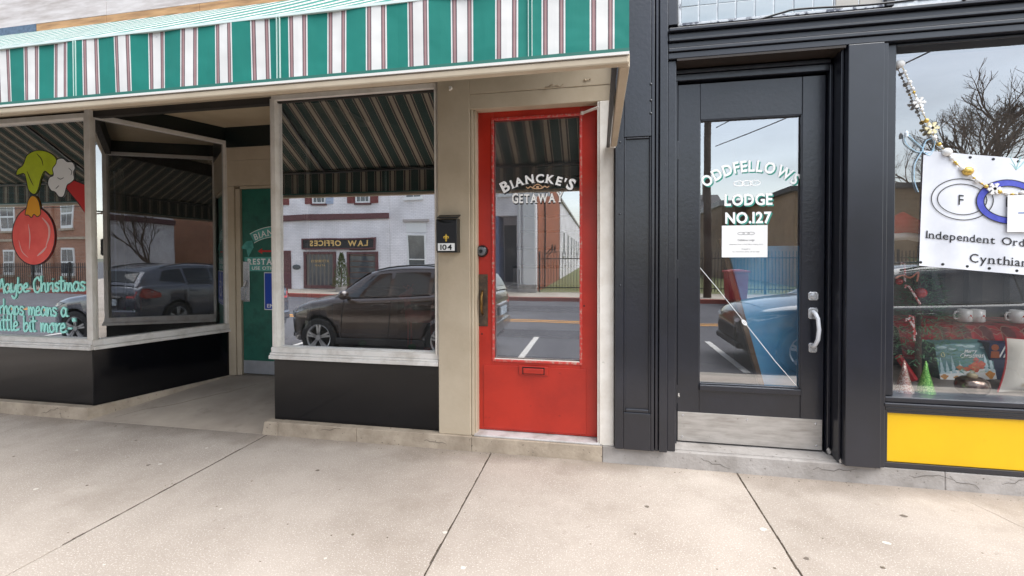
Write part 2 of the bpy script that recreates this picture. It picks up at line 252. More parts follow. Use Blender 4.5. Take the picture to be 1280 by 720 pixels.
# ---------------------------------------------------------------- mesh helpers
ORG = {}
class MB:
    def __init__(s): s.v = []; s.f = []
    def add(s, vs, fs):
        o = len(s.v); s.v += [tuple(v) for v in vs]; s.f += [tuple(i + o for i in f) for f in fs]; return s
    def box(s, x0, x1, y0, y1, z0, z1):
        if x1 < x0: x0, x1 = x1, x0
        if y1 < y0: y0, y1 = y1, y0
        if z1 < z0: z0, z1 = z1, z0
        return s.add([(x0, y0, z0), (x1, y0, z0), (x1, y1, z0), (x0, y1, z0), (x0, y0, z1), (x1, y0, z1), (x1, y1, z1), (x0, y1, z1)],
                     [(0, 3, 2, 1), (4, 5, 6, 7), (0, 1, 5, 4), (1, 2, 6, 5), (2, 3, 7, 6), (3, 0, 4, 7)])
    def frame(s, x0, x1, z0, z1, w, y0, y1, wb=None, wt=None):
        """rectangular frame in the XZ plane, butted corners"""
        wb = w if wb is None else wb; wt = w if wt is None else wt
        s.box(x0, x0 + w, y0, y1, z0, z1); s.box(x1 - w, x1, y0, y1, z0, z1)
        s.box(x0 + w, x1 - w, y0, y1, z0, z0 + wb); s.box(x0 + w, x1 - w, y0, y1, z1 - wt, z1); return s
    def bar(s, a, b, w, h, up=(0, 0, 1)):
        a = Vector(a); b = Vector(b); d = (b - a).normalized(); r = d.cross(Vector(up)).normalized(); u = r.cross(d)
        vs = []
        for p in (a, b):
            for sx, sz in ((-1, -1), (1, -1), (1, 1), (-1, 1)): vs.append(p + r * sx * w / 2 + u * sz * h / 2)
        return s.add(vs, [(0, 1, 2, 3), (7, 6, 5, 4), (0, 4, 5, 1), (1, 5, 6, 2), (2, 6, 7, 3), (3, 7, 4, 0)])
    def cyl(s, a, b, r0, r1=None, n=12, cap=True):
        r1 = r0 if r1 is None else r1
        a = Vector(a); b = Vector(b); d = (b - a).normalized()
        x = d.orthogonal().normalized(); y = d.cross(x); o = []
        for p, r in ((a, r0), (b, r1)):
            for i in range(n): t = 2 * PI * i / n; o.append(p + x * math.cos(t) * r + y * math.sin(t) * r)
        fs = [(i, (i + 1) % n, n + (i + 1) % n, n + i) for i in range(n)]
        if cap: fs += [tuple(range(n))[::-1], tuple(range(n, 2 * n))]
        return s.add(o, fs)
    def tube(s, pts, r, n=8):
        pts = [Vector(p) for p in pts]; rr = r if hasattr(r, '__len__') else [r] * len(pts); o = []
        x = None
        for i, p in enumerate(pts):
            d = (pts[min(i + 1, len(pts) - 1)] - pts[max(i - 1, 0)]).normalized()
            if x is None: x = d.orthogonal().normalized()
            else:
                x = (x - d * x.dot(d)); x = x.normalized() if x.length > 1e-6 else d.orthogonal().normalized()
            y = d.cross(x)
            for k in range(n): t = 2 * PI * k / n; o.append(p + x * math.cos(t) * rr[i] + y * math.sin(t) * rr[i])
        fs = []
        for i in range(len(pts) - 1):
            for k in range(n): a = i * n + k; b = i * n + (k + 1) % n; fs.append((a, b, b + n, a + n))
        fs += [tuple(range(n))[::-1], tuple(range((len(pts) - 1) * n, len(pts) * n))]
        return s.add(o, fs)
    def lathe(s, c, prof, n=20, axis='z', sq=(1, 1, 1), cap=True):
        c = Vector(c); o = []
        for r, h in prof:
            for k in range(n):
                t = 2 * PI * k / n; a, b = r * math.cos(t), r * math.sin(t)
                v = (a, b, h) if axis == 'z' else ((a, h, b) if axis == 'y' else (h, a, b))
                o.append(c + Vector((v[0] * sq[0], v[1] * sq[1], v[2] * sq[2])))
        m = len(prof); fs = []
        for i in range(m - 1):
            for k in range(n): a = i * n + k; b = i * n + (k + 1) % n; fs.append((a, b, b + n, a + n))
        if cap: fs += [tuple(range(n))[::-1], tuple(range((m - 1) * n, m * n))]
        return s.add(o, fs)
    def ball(s, c, r, n=14, sq=(1, 1, 1)):
        m = max(6, n // 2); return s.lathe(c, [(r * math.sin(PI * (i + .03) / (m + .06)), -r * math.cos(PI * (i + .03) / (m + .06))) for i in range(m + 1)], n, 'z', sq)
    def poly(s, pts, y0, y1, z=None):
        """polygon (x,z) extruded between two Y depths"""
        n = len(pts); vs = [(p[0], y0, p[1]) for p in pts] + [(p[0], y1, p[1]) for p in pts]
        return s.add(vs, [tuple(range(n)), tuple(range(n, 2 * n))[::-1]] + [(i, i + n, (i + 1) % n + n, (i + 1) % n) for i in range(n)])
    def obj(s, name, m, parent=None, bevel=0, smooth=False, label=None, seg=2):
        me = bpy.data.meshes.new(name); org = ORG.get(parent.name, Vector()) if parent else Vector()
        me.from_pydata([tuple(Vector(v) - org) for v in s.v], [], s.f); me.update()
        bm = bmesh.new(); bm.from_mesh(me); bmesh.ops.recalc_face_normals(bm, faces=bm.faces); bm.to_mesh(me); bm.free()
        me.materials.append(m); o = bpy.data.objects.new(name, me); COL.objects.link(o)
        if parent: o.parent = parent
        ORG[o.name] = org.copy()
        if smooth:
            for p in me.polygons: p.use_smooth = True
        if bevel:
            b = o.modifiers.new('bevel', 'BEVEL'); b.width = bevel; b.segments = seg; b.limit_method = 'ANGLE'; b.angle_limit = math.radians(50)
        if label: o['label'] = label
        return o
def thing(name, label, cat, loc=(0, 0, 0), group=None):
    o = bpy.data.objects.new(name, None); COL.objects.link(o); o.location = loc; o.empty_display_size = .1
    o['label'] = label; o['category'] = cat; ORG[o.name] = Vector(loc)
    if group: o['group'] = group
    return o
def tag(o, label, cat, group=None):
    o['label'] = label; o['category'] = cat
    if group: o['group'] = group
    return o
def struct(o, kind='structure'): o['kind'] = kind; return o
def copy_tree(o, delta=(0, 0, 0), parent=None, label=None):
    c = o.copy(); COL.objects.link(c)
    if parent is not None: c.parent = parent
    else: c.location = Vector(o.location) + Vector(delta)
    if label: c['label'] = label
    for ch in list(o.children): copy_tree(ch, parent=c)
    return c
def rect(mb, x0, x1, y, z0, z1): return mb.add([(x0, y, z0), (x1, y, z0), (x1, y, z1), (x0, y, z1)], [(0, 1, 2, 3)])

# ---- lettering: glyph outlines of the built-in font, laid out by hand (straight or on an arc, with slab serifs)
_G = {}
def glyph(c, bold=0):
    k = (c, bold)
    if k in _G: return _G[k]
    cu = bpy.data.curves.new('g', 'FONT'); cu.body = c; cu.resolution_u = 3; cu.offset = bold
    ob = bpy.data.objects.new('g', cu); COL.objects.link(ob)
    dg = bpy.context.evaluated_depsgraph_get(); me = bpy.data.meshes.new_from_object(ob.evaluated_get(dg))
    vs = [(v.co.x, v.co.y) for v in me.vertices]; fs = [tuple(p.vertices) for p in me.polygons]
    cnt = {}
    for f in fs:
        for i in range(len(f)):
            e = tuple(sorted((f[i], f[(i + 1) % len(f)]))); cnt[e] = cnt.get(e, 0) + 1
    ends = []
    H = .729
    for (a, b), n in cnt.items():
        if n == 1 and abs(vs[a][1] - vs[b][1]) < .004:
            w = abs(vs[a][0] - vs[b][0]); y = vs[a][1]
            for yy in (0 - bold, H + bold, .54 + bold):
                if abs(y - yy) < .012 and .06 < w < .2: ends.append(((vs[a][0] + vs[b][0]) / 2, y, w))
    bpy.data.objects.remove(ob); bpy.data.curves.remove(cu); bpy.data.meshes.remove(me)
    _G[k] = (vs, fs, ends); return _G[k]
def lettering(name, text, cx, y, z, h, m, parent=None, width=None, arc=0, serif=False, bold=.0, flip=False, sx=1.0, gap=.07, big=None, rot=0, plane=None, shear=0, dx=0, dz=0):
    """text centred on cx with its baseline at z (arc>0: radius, text rises in the middle); faces -Y, or +Y when flip"""
    k = h / .729; chars = []; x = 0
    for i, c in enumerate(text):
        if c == ' ': x += .35; continue
        vs, fs, en = glyph(c, bold); s = 1 if not big or i not in big else big[i]
        x0 = min(v[0] for v in vs); x1 = max(v[0] for v in vs)
        chars.append((c, vs, fs, en, x, x0, s)); x += (x1 - x0) * s + gap + (.06 if serif else 0)
    tot = x - gap; 
    if width: sx = width / (tot * k)
    mb = MB(); j = 0
    for c, vs, fs, en, xo, x0, s in chars:
        w = (max(v[0] for v in vs) - x0) * s
        mid = (xo + w / 2 - tot / 2) * k * sx
        def T(px, py, off=0):
            lx = ((px - x0) * s + xo - tot / 2) * k * sx; lz = py * k * s + shear * 0; lx += shear * lz
            if arc:
                t = mid / arc; ddx = lx - mid
                X = math.sin(t) * (arc + lz) + math.cos(t) * ddx; Z = math.cos(t) * (arc + lz) - arc - math.sin(t) * ddx
            else: X, Z = lx, lz
            if rot: X, Z = X * math.cos(rot) - Z * math.sin(rot), X * math.sin(rot) + Z * math.cos(rot)
            if plane: return plane(X + dx, Z + dz, off)
            return (cx + (-X if flip else X), y + (off if flip else -off), z + Z)
        j += 1; o1 = .00003 * (j % 3)
        mb.add([T(a, b, o1) for a, b in vs], fs)
        if serif:
            for ex, ey, ew in en:
                e = .075; hh = .055
                y0, y1 = (ey, ey + hh) if ey < .1 else (ey - hh, ey)
                a, b = ex - ew / 2 - e, ex + ew / 2 + e
                mb.add([T(a, y0, .0002), T(b, y0, .0002), T(b, y1, .0002), T(a, y1, .0002)], [(0, 1, 2, 3)])
    return mb.obj(name, m, parent)
def smooth(pts, n=6, closed=False):
    out = []; N = len(pts); R = range(N if closed else N - 1)
    g = (lambda i: pts[i % N]) if closed else (lambda i: pts[max(0, min(N - 1, i))])
    for i in R:
        p0, p1, p2, p3 = g(i - 1), g(i), g(i + 1), g(i + 2)
        for k in range(n):
            t = k / n
            out.append(tuple(.5 * (2 * b + (c - a) * t + (2 * a - 5 * b + 4 * c - d) * t * t + (3 * b - a - 3 * c + d) * t ** 3) for a, b, c, d in zip(p0, p1, p2, p3)))
    if not closed: out.append(tuple(pts[-1]))
    return out
def ribbon(mb, pts, w, T, off=0, taper=0):
    """flat brush stroke through (x,z) points, T maps (x,z,off) to space"""
    n = len(pts); L_, R_ = [], []
    for i, p in enumerate(pts):
        a = pts[max(0, i - 1)]; b = pts[min(n - 1, i + 1)]; dx, dz = b[0] - a[0], b[1] - a[1]; l = math.hypot(dx, dz) or 1
        ww = w / 2 * ((1 - taper) + taper * math.sin(PI * (i + .5) / n)); nx, nz = -dz / l * ww, dx / l * ww
        o = off + i * .000004
        L_.append(T(p[0] + nx, p[1] + nz, o)); R_.append(T(p[0] - nx, p[1] - nz, o))
    mb.add(L_ + R_, [(i, i + 1, n + i + 1, n + i) for i in range(n - 1)])
    for c in (pts[0], pts[-1]):
        m = 8; mb.add([T(c[0] + w / 2 * (1 - taper) * math.cos(2 * PI * k / m), c[1] + w / 2 * (1 - taper) * math.sin(2 * PI * k / m), off) for k in range(m)], [tuple(range(m))])
def ellipse_ring(mb, cx, cz, rx, rz, w, T, off, n=36, rot=0):
    pts = []
    for i in range(n + 1):
        t = 2 * PI * i / n; a, b = rx * math.cos(t), rz * math.sin(t); pts.append((cx + a * math.cos(rot) - b * math.sin(rot), cz + a * math.sin(rot) + b * math.cos(rot)))
    ribbon(mb, pts, w, T, off)
def flatY(y): return lambda x, z, o=0: (x, y - o, z)
def blob(pts, T, off=0, mb=None):
    mb = mb or MB(); mb.add([T(p[0], p[1], off) for p in pts], [tuple(range(len(pts)))]); return mb

# ================================================================ SETTING: near sidewalk, road, far side
ROADZ = -.415
def slopeZ(y): return 0 if y > 1.25 else -.08 * (1.25 - y) / .65
sw = struct(MB().box(-30, 30, .6, 2.97, -.5, -.31).obj('sidewalk', mat('sidewalk_bed', C('#3a332b'), .95)))
XJ = [-30, -24, -18, -12, -9, -6.4, -4.95, -2.45, -.72, .83, 2.45, 4.2, 6, 9, 12, 18, 24, 30]
for i in range(len(XJ) - 1):
    for (ya, yb) in ((1.25, 2.978), (.6, 1.25)):
        g = .003
        za, zb = slopeZ(ya), slopeZ(yb); x0, x1 = XJ[i] + g, XJ[i + 1] - g; y0, y1 = ya + g, yb - (g if yb < 2 else 0)
        z = lambda y: slopeZ(y) + random.uniform(-.0015, .0015)
        mb = MB().add([(x0, y0, -.3), (x1, y0, -.3), (x1, y1, -.3), (x0, y1, -.3), (x0, y0, z(y0)), (x1, y0, z(y0)), (x1, y1, z(y1)), (x0, y1, z(y1))],
                      [(0, 3, 2, 1), (4, 5, 6, 7), (0, 1, 5, 4), (1, 2, 6, 5), (2, 3, 7, 6), (3, 0, 4, 7)])
        mb.obj('slab', concrete, sw, bevel=.004)
# dirt packed in the joints, crumbs
random.seed(3)
mb = MB()
for xj in (-2.45, -.72, .83, 2.45):
    y = 1.65
    while y < 2.97:
        w = random.uniform(.0015, .0045) * (1.5 if xj == .83 else 1); l = random.uniform(.02, .08); xx = xj + random.uniform(-.003, .003)
        mb.add([(xx - w, y, .0006), (xx + w * .8, y + l * .1, .0006), (xx + w, y + l, .0006), (xx - w * .7, y + l * .9, .0006)], [(0, 1, 2, 3)]); y += l * .8
struct(mb.obj('joint_dirt', mat('joint_dirt', C('#4b4034'), .95)), 'stuff')
mb = MB()
for i in range(300):
    x, y = random.uniform(-5, 3), random.uniform(1.65, 2.95) if i % 4 == 0 else random.uniform(2.90, 2.97); r = random.uniform(.001, .003) * (1 if i % 12 else 1.8)
    mb.box(x - r, x + r * random.uniform(.5, 2), y - r, y + r, 0, r * .6)
struct(mb.obj('grit', mat('grit', C('#5a4f42'), .95, C('#8c8070'), 30)), 'stuff')
def patch(cx, cy, rx, ry, name, m, seed, z=.0015, n=16):
    random.seed(seed); pts = smooth([(cx + rx * random.uniform(.6, 1.1) * math.cos(2 * PI * k / n), cy + ry * random.uniform(.6, 1.1) * math.sin(2 * PI * k / n)) for k in range(n)], 3, True)
    mb = MB(); N = len(pts); mb.add([(p[0], p[1], z) for p in pts] + [(cx, cy, z + .002)], [(i, (i + 1) % N, N) for i in range(N)])
    return mb.obj(name, m, sw)
random.seed(77); mb = MB()
for (x, y, n, an) in ((1.9, 2.95, 22, -1.1), (-4.6, 2.85, 14, -.4)):
    pts = [(x, y)]
    for k in range(n):
        an += random.uniform(-.35, .35); pts.append((pts[-1][0] + .03 * math.cos(an), min(2.96, pts[-1][1] + .03 * math.sin(an))))
    ribbon(mb, pts, .0022, lambda a, b, o=0: (a, b, .0022 + o), taper=.8)
struct(mb.obj('hairline_cracks', mat('hairline_crack', C('#6a5d4f'), .95), sw), 'stuff')
mort = mat('pale_mortar_patch', C('#cdc7be'), .85, C('#b5ada1'), 20)
patch(.87, 1.9, .06, .14, 'mortar_patch', mort, 4); patch(1.45, 1.86, .07, .05, 'mortar_patch', mort, 9)
gumm = mat('old_gum_spot', C('#cfc8bc'), .8)
gumd = mat('dark_gum_spot', C('#6b6055'), .8)
random.seed(21)
for i in range(34):
    x, y = random.uniform(-4, 3), random.uniform(1.5, 2.8); r = random.uniform(.006, .016)
    mb = MB(); q = 9; mb.add([(x + r * random.uniform(.7, 1.5) * math.cos(2 * PI * k / q), y + r * random.uniform(.6, 1.1) * math.sin(2 * PI * k / q), .0018) for k in range(q)], [tuple(range(q))])
    mb.obj('gum_spot', gumm if i % 3 else gumd, sw)
mb = MB(); mb.box(-30, 30, .43, .598, -.6, -.085); struct(mb.obj('kerb', mat('kerb_stone', C('#a39a8e'), .8, C('#8d857a'), 3), bevel=.012))
struct(MB().add([(-300, -11.25, ROADZ), (300, -11.25, ROADZ), (300, .44, ROADZ), (-300, .44, ROADZ)], [(0, 1, 2, 3)]).obj('road', asphalt))
struct(MB().add([(-900, -900, -.6), (900, -900, -.6), (900, 900, -.6), (-900, 900, -.6)], [(0, 1, 2, 3)]).obj('ground', mat('far_ground', C('#6f6a5c'), .95, C('#59604a'), .05)))
ym = mat('yellow_road_paint', C('#d8952a'), .7, C('#c98a2c'), 12)
wm = mat('white_road_paint', C('#d4d1cc'), .7, C('#bdb8b0'), 12)
mb = MB()
for yy in (-5.75, -6.02): mb.box(-60, 60, yy - .055, yy + .055, ROADZ, ROADZ + .004)
struct(mb.obj('yellow_centre_line', ym))
mb = MB()
for xx in (-12.2, -5.95 - 0, -1.33, 2.17, 7.3):
    mb.box(xx - .055, xx + .055, -3.5, -1.0, ROADZ, ROADZ + .004)
for xx in (-16, -10.5, -4, 1.5, 6): mb.box(xx - .055, xx + .055, -11.2, -9.2, ROADZ, ROADZ + .004)
struct(mb.obj('parking_bay_line', wm))
mb = MB().box(-60, 60, -11.45, -11.25, -.6, -.265); struct(mb.obj('red_kerb', mat('red_kerb_paint', C('#a2483c'), .75, C('#8d5448'), 2), bevel=.01))
mb = MB().box(-60, 60, -13.9, -11.45, -.6, -.268); struct(mb.obj('far_sidewalk', mat('far_sidewalk_concrete', C('#b3aa9c'), .85, C('#978c7d'), .8)))
struct(MB().box(-6.2, 14, -60, -13.9, -.6, -.272).obj('lawn', lawn))

# ================================================================ RESTAURANT BUILDING (tan front, black glass plinths)
A = thing('restaurant_building', 'tan painted shop building with black plinths, splayed entry and red door, under the striped awning', 'building', (-2.4, 3.2, 0))
# stone base blocks
def stone(x0, x1, y0, y1, z0, z1, m, par, sl=0, name='stone_block'):
    mb = MB().add([(x0 - sl, y0, z0), (x1, y0, z0), (x1, y1, z0), (x0 - sl, y1, z0), (x0, y0 + .004, z1), (x1, y0 + .004, z1), (x1, y1, z1), (x0, y1, z1)],
                  [(0, 3, 2, 1), (4, 5, 6, 7), (0, 1, 5, 4), (1, 2, 6, 5), (2, 3, 7, 6), (3, 0, 4, 7)])
    return mb.obj(name, m, par, bevel=.005)
stone(-2.475, -2.36, 2.972, 3.2, -.05, .098, stone_tan, A, .03)
for a, b in ((-2.358, -1.72), (-1.7185, -.86)): stone(a, b, 2.972, 3.2, -.05, .100, stone_tan, A)
stone(-.859, .02, 2.972, 3.3, -.05, .099, stone_tan, A)
for a, b in ((-7.5, -5.6), (-5.5985, -4.147)): stone(a, b, 2.972, 3.2, -.05, .1, stone_tan, A)
mb = MB(); P0, P1 = Vector((-4.15, 2.975)), Vector((-3.766, 4.05))   # splay kerb, runs out against the rising ramp
mb.add([(P0.x, P0.y, -.05), (P0.x + .03, P0.y + .0, -.05), (P1.x + .03, P1.y, -.05), (P1.x, P1.y, -.05), (P0.x, P0.y, .1), (P0.x + .022, P0.y, .1), (P1.x + .02, P1.y, .115), (P1.x, P1.y, .115)],
       [(0, 3, 2, 1), (4, 5, 6, 7), (0, 1, 5, 4), (1, 2, 6, 5), (2, 3, 7, 6), (3, 0, 4, 7)]); mb.obj('splay_kerb', stone_tan, A, bevel=.005)
# plinths
def slab_between(p, q, th, z0, z1):
    p = Vector(p); q = Vector(q); d = (q - p).normalized(); n_ = Vector((-d.y, d.x)) * th
    a, b, c, d2 = p, q, q + n_, p + n_
    return [(a.x, a.y, z0), (b.x, b.y, z0), (c.x, c.y, z0), (d2.x, d2.y, z0), (a.x, a.y, z1), (b.x, b.y, z1), (c.x, c.y, z1), (d2.x, d2.y, z1)]
BF = [(0, 3, 2, 1), (4, 5, 6, 7), (0, 1, 5, 4), (1, 2, 6, 5), (2, 3, 7, 6), (3, 0, 4, 7)]
SL0, SL1 = (-4.14, 3.035), (-3.766, 4.05)       # left splay
SR0, SR1 = (-2.43, 3.035), (-2.866, 4.05)       # right splay
MB().box(-5.6, -4.145, 3.035, 3.07, .1, .572).obj('plinth_panel', vitro, A, bevel=.002)
MB().box(-7.5, -5.604, 3.035, 3.07, .1, .572).obj('plinth_panel', vitro, A, bevel=.002)
MB().add(slab_between(SL0, SL1, .035, .1, .572), BF).obj('plinth_panel', vitro, A, bevel=.002)
MB().box(-2.43, -1.106, 3.035, 3.07, .1, .565).obj('plinth_panel', vitro, A, bevel=.002)
MB().add(slab_between(SR0, SR1, -.035, .1, .565), BF).obj('plinth_panel', vitro, A, bevel=.002)
# sills: stepped moulding
def sill(x0, x1, z):
    mb = MB(); mb.box(x0, x1, 3.0, 3.09, z, z + .028); mb.box(x0 + .004, x1, 3.008, 3.09, z + .028, z + .046); mb.box(x0 + .008, x1, 3.018, 3.09, z + .046, z + .085)
    return mb.obj('window_sill', white_sill, A, bevel=.004)
sill(-2.452, -1.105, .566); sill(-7.5, -4.128, .567)
for p, q, s in ((SL0, SL1, 1), (SR0, SR1, -1)):
    mb = MB(); P, Q = Vector(p), Vector(q); n_ = Vector((-(Q - P).normalized().y, (Q - P).normalized().x)) * -s
    mb.add(slab_between(P + n_ * .032, Q + n_ * .032, .07 * s, .567, .597), BF); mb.add(slab_between(P + n_ * .018, Q + n_ * .018, .06 * s, .598, .652), BF)
    mb.obj('window_sill', white_sill, A, bevel=.004)
# shop window frames with glass and painted lettering
fr = MB().frame(-2.422, -1.103, .652, 2.548, .03, 3.02, 3.075, .004, .036)
cf = fr.obj('shop_window', cream, A, bevel=.004)
mb = MB().frame(-1.166, -1.132, .66, 2.505, .010, 3.012, 3.02); 
MB().box(-1.128, -1.114, 3.008, 3.019, .64, 2.54).obj('frame_bead', cream, cf, bevel=.003)
MB().box(-2.40, -1.12, 3.062, 3.066, .64, 2.53).obj('glass', centre_glass, cf)
lf = MB().frame(-7.5, -4.128, .652, 2.53, .05, 3.02, 3.075, .006, .04)
lw = lf.obj('shop_window', cream, A, bevel=.004)
MB().box(-7.47, -4.15, 3.062, 3.066, .64, 2.51).obj('glass', shop_glass, lw)
MB().box(-4.150, -4.100, 3.005, 3.04, .652, 2.555).obj('corner_post', cream, A, bevel=.006)
for p, q, s, w in ((SL0, SL1, 1, 0), (SR0, SR1, -1, 0)):
    P, Q = Vector(p), Vector(q); d = (Q - P).normalized(); n_ = Vector((-d.y, d.x)) * -s; L_ = (Q - P).length
    mb = MB()
    mb.add(slab_between(P + n_ * .012, P + d * .03 + n_ * .012, .05 * s, .652, 2.53), BF); mb.add(slab_between(Q - d * .03 + n_ * .012, Q + n_ * .012, .05 * s, .652, 2.53), BF)
    mb.add(slab_between(P + d * .03 + n_ * .012, Q - d * .03 + n_ * .012, .05 * s, 2.495, 2.53), BF)
    o = mb.obj('side_window', cream, A, bevel=.003)
    MB().add(slab_between(P + d * .01 - n_ * .02, Q - d * .01 - n_ * .02, .004 * s, .64, 2.51), BF).obj('glass', splay_glass, o)
# header boards over everything, with a lip of peeling paint
HB = 2.548
hx = [-7.5, -6.1, -4.6, -3.2, -1.95, -.87]
for i in range(len(hx) - 1):
    a, b = hx[i] + .001, hx[i + 1] - .001
    MB().box(a, b, 3.0, 3.09, HB + .002, 2.685).obj('header_board', tan, A, bevel=.003)
    MB().box(a, b, 2.985, 3.09, 2.687, 2.76).obj('header_board', tan, A, bevel=.004)
MB().box(-.868, .098, 2.995, 3.09, 2.44, 2.60).obj('header_board', tan, A, bevel=.003)
MB().box(-.868, .098, 2.998, 3.09, 2.338, 2.438).obj('header_board', tan, A, bevel=.003)
MB().box(-.868, .098, 2.985, 3.09, 2.602, 2.76).obj('header_board', tan, A, bevel=.003)
peel = mat('peeling_paint_curl', C('#b4a288'), .6, C('#8b7860'), 20)
random.seed(5)
for (x, z, l) in ((-3.1, 2.69, .35), (-3.6, 2.685, .2), (-2.2, 2.72, .25), (-4.4, 2.69, .4), (-.35, 2.45, .12), (-.1, 2.47, .05), (-3.3, 2.62, .12)):
    pts = [(x + l * t / 6, 2.992 - random.uniform(.0, .01), z + random.uniform(-.007, .008)) for t in range(7)]
    mb = MB(); mb.add(pts + [(p[0], 2.999, p[2] + .016) for p in pts], [(i, i + 1, i + 8, i + 7) for i in range(6)]); mb.obj('paint_curl', peel, A)
# pier, jambs, white door trim
MB().box(-1.100, -.868, 2.995, 3.16, .1, HB).obj('pier_board', cream if False else tan, A, bevel=.005)
MB().box(-.866, -.846, 3.003, 3.2, .1, 2.336).obj('door_jamb', tan, A, bevel=.004)
MB().box(-.845, -.832, 3.02, 3.2, .1, 2.336).obj('door_jamb', tan, A, bevel=.003)
MB().box(.0, .094, 2.99, 3.2, .1, 2.336).obj('trim_board', cream, A, bevel=.006)
MB().box(-.012, -.001, 3.0, 3.2, .1, 2.336).obj('trim_strip', cream, A, bevel=.003)
MB().box(-.845, .02, 2.99, 3.13, .1, .112).obj('door_threshold', mat('white_marble_threshold', C('#c9c6c4'), .6, C('#9b948d'), 6, .45, .7), A, bevel=.003)
MB().cyl((-1.0, 2.995, 2.49), (-1.0, 2.975, 2.49), .012, .009).cyl((-1.0, 2.98, 2.49), (-1.0, 2.97, 2.468), .006).obj('cable_stub', cream, A)
# ---- red door
rd = MB()
X0, X1, Z0, Z1, YD = -.845, -.013, .116, 2.352, 3.085
gx0, gx1, gz0, gz1 = -.724, -.124, .612, 2.283
rd.box(X0, gx0, YD, YD + .045, Z0, Z1); rd.box(gx1, X1, YD, YD + .045, Z0, Z1); rd.box(gx0, gx1, YD, YD + .045, gz1, Z1); rd.box(gx0, gx1, YD, YD + .045, Z0, gz0)
door = rd.obj('red_door', red, A, bevel=.004, label='bright red wooden door with one tall pane of glass')
MB().box(-.80, -.085, YD - .006, YD, .13, .575).obj('lower_panel', red, door, bevel=.003)
MB().frame(gx0 - .012, gx1 + .012, gz0 - .012, gz1 + .012, .018, YD - .008, YD).obj('glazing_bead', redworn, door, bevel=.004)
MB().box(gx0 + .006, gx1 - .006, YD - .004, YD + .004, gz0 + .005, gz0 + .012).obj('putty_line', cream, door)
MB().box(gx0 + .002, gx1 - .002, YD + .02, YD + .024, gz0, gz1).obj('glass', glassmat('red_door_glass', .42, (1, 1, 1), 1.0, .0006), door)
ms = MB().box(-.546, -.342, YD - .016, YD - .006, .516, .582).obj('mail_slot', red, door, bevel=.005)
MB().box(-.52, -.366, YD - .0175, YD - .0158, .526, .574).obj('slot_gap', black_dark, ms)
MB().box(-.514, -.372, YD - .03, YD - .018, .530, .568).obj('slot_flap', red, ms, bevel=.006)
mb = MB().lathe((-.806, YD, 1.372), [(.0, -.03), (.02, -.032), (.028, -.03), (.038, -.024), (.042, -.012), (.043, 0)], 20, 'y'); mb.obj('deadbolt', blackmetal, door, smooth=True)
mb = MB().lathe((-.806, YD - .025, 1.372), [(.014, -.008), (.03, -.006), (.032, 0)], 20, 'y'); mb.obj('lock_ring', mat('grey_metal', C('#77777a'), .4, metal=.6), door)
MB().cyl((-.806, YD - .04, 1.372), (-.806, YD - .02, 1.372), .013).obj('lock_core', blackmetal, door)
MB().box(-.838, -.766, YD - .006, YD, .845, 1.21).obj('handle_plate', bronze, door, bevel=.002)
MB().tube([(-.802, YD - .006, .93), (-.802, YD - .03, .945), (-.802, YD - .045, .98), (-.802, YD - .048, 1.02), (-.802, YD - .04, 1.06), (-.802, YD - .02, 1.085), (-.802, YD - .006, 1.095)], [.007, .007, .009, .011, .009, .007, .006], 10).obj('pull_handle', brass, door, smooth=True)
for (x, z) in ((-.828, .86), (-.776, .86), (-.828, 1.195), (-.776, 1.195)): MB().cyl((x, YD - .006, z), (x, YD - .009, z), .005, n=8).obj('screw', brass, door)
for (x, z) in ((-.81, .79), (-.70, .42), (-.3, .33), (-.10, 1.0)): MB().cyl((x, YD, z), (x, YD - .001, z), .006, n=8).obj('old_screw_hole', black_dark, door)
MB().bar((-.11, 3.083, 2.292), (.0, 3.0, 2.30), .022, .012).cyl((-.11, 3.075, 2.28), (-.11, 3.075, 2.30), .012).obj('stop_bracket', cream, A, bevel=.002)
ly = YD + .0185
sh = mat('dark_letter_shadow', C('#1b1b1d'), .6)
for (m_, dx, dz, o, eb) in ((sh, .003, -.004, 0, .055), (whitep, 0, 0, .0015, 0)):
    lettering('lettering', "BIANCKE'S", -.416 + dx, ly - o, 1.843 + dz, .058, m_, door, width=.50, arc=.46, serif=True, bold=.035 + eb, big={0: 1.3, 8: 1.3})
    lettering('lettering', "GETAWAY", -.416 + dx, ly - o, 1.706 + dz, .062, m_, door, width=.36, serif=True, bold=.03 + eb, big={0: 1.12, 6: 1.12})
mb = MB(); T = flatY(ly - .002)
for s in (-1, 1):
    ribbon(mb, smooth([(-.416 + s * a, 1.812 + b) for a, b in ((.0, -.012), (.03, -.008), (.05, .004), (.065, -.006), (.078, .002))], 5), .007, T, .0001)
ribbon(mb, smooth([(-.416 + a, 1.815 + b) for a, b in ((-.035, -.006), (0, .016), (.035, -.006))], 6), .006, T, .0003)
mb.add([T(-.416 + .011 * math.cos(2 * PI * k / 10), 1.812 + .008 * math.sin(2 * PI * k / 10), .0005) for k in range(10)], [tuple(range(10))])
mb.obj('gold_scroll', mat('tan_scroll_paint', C('#c9a27e'), .5), door)
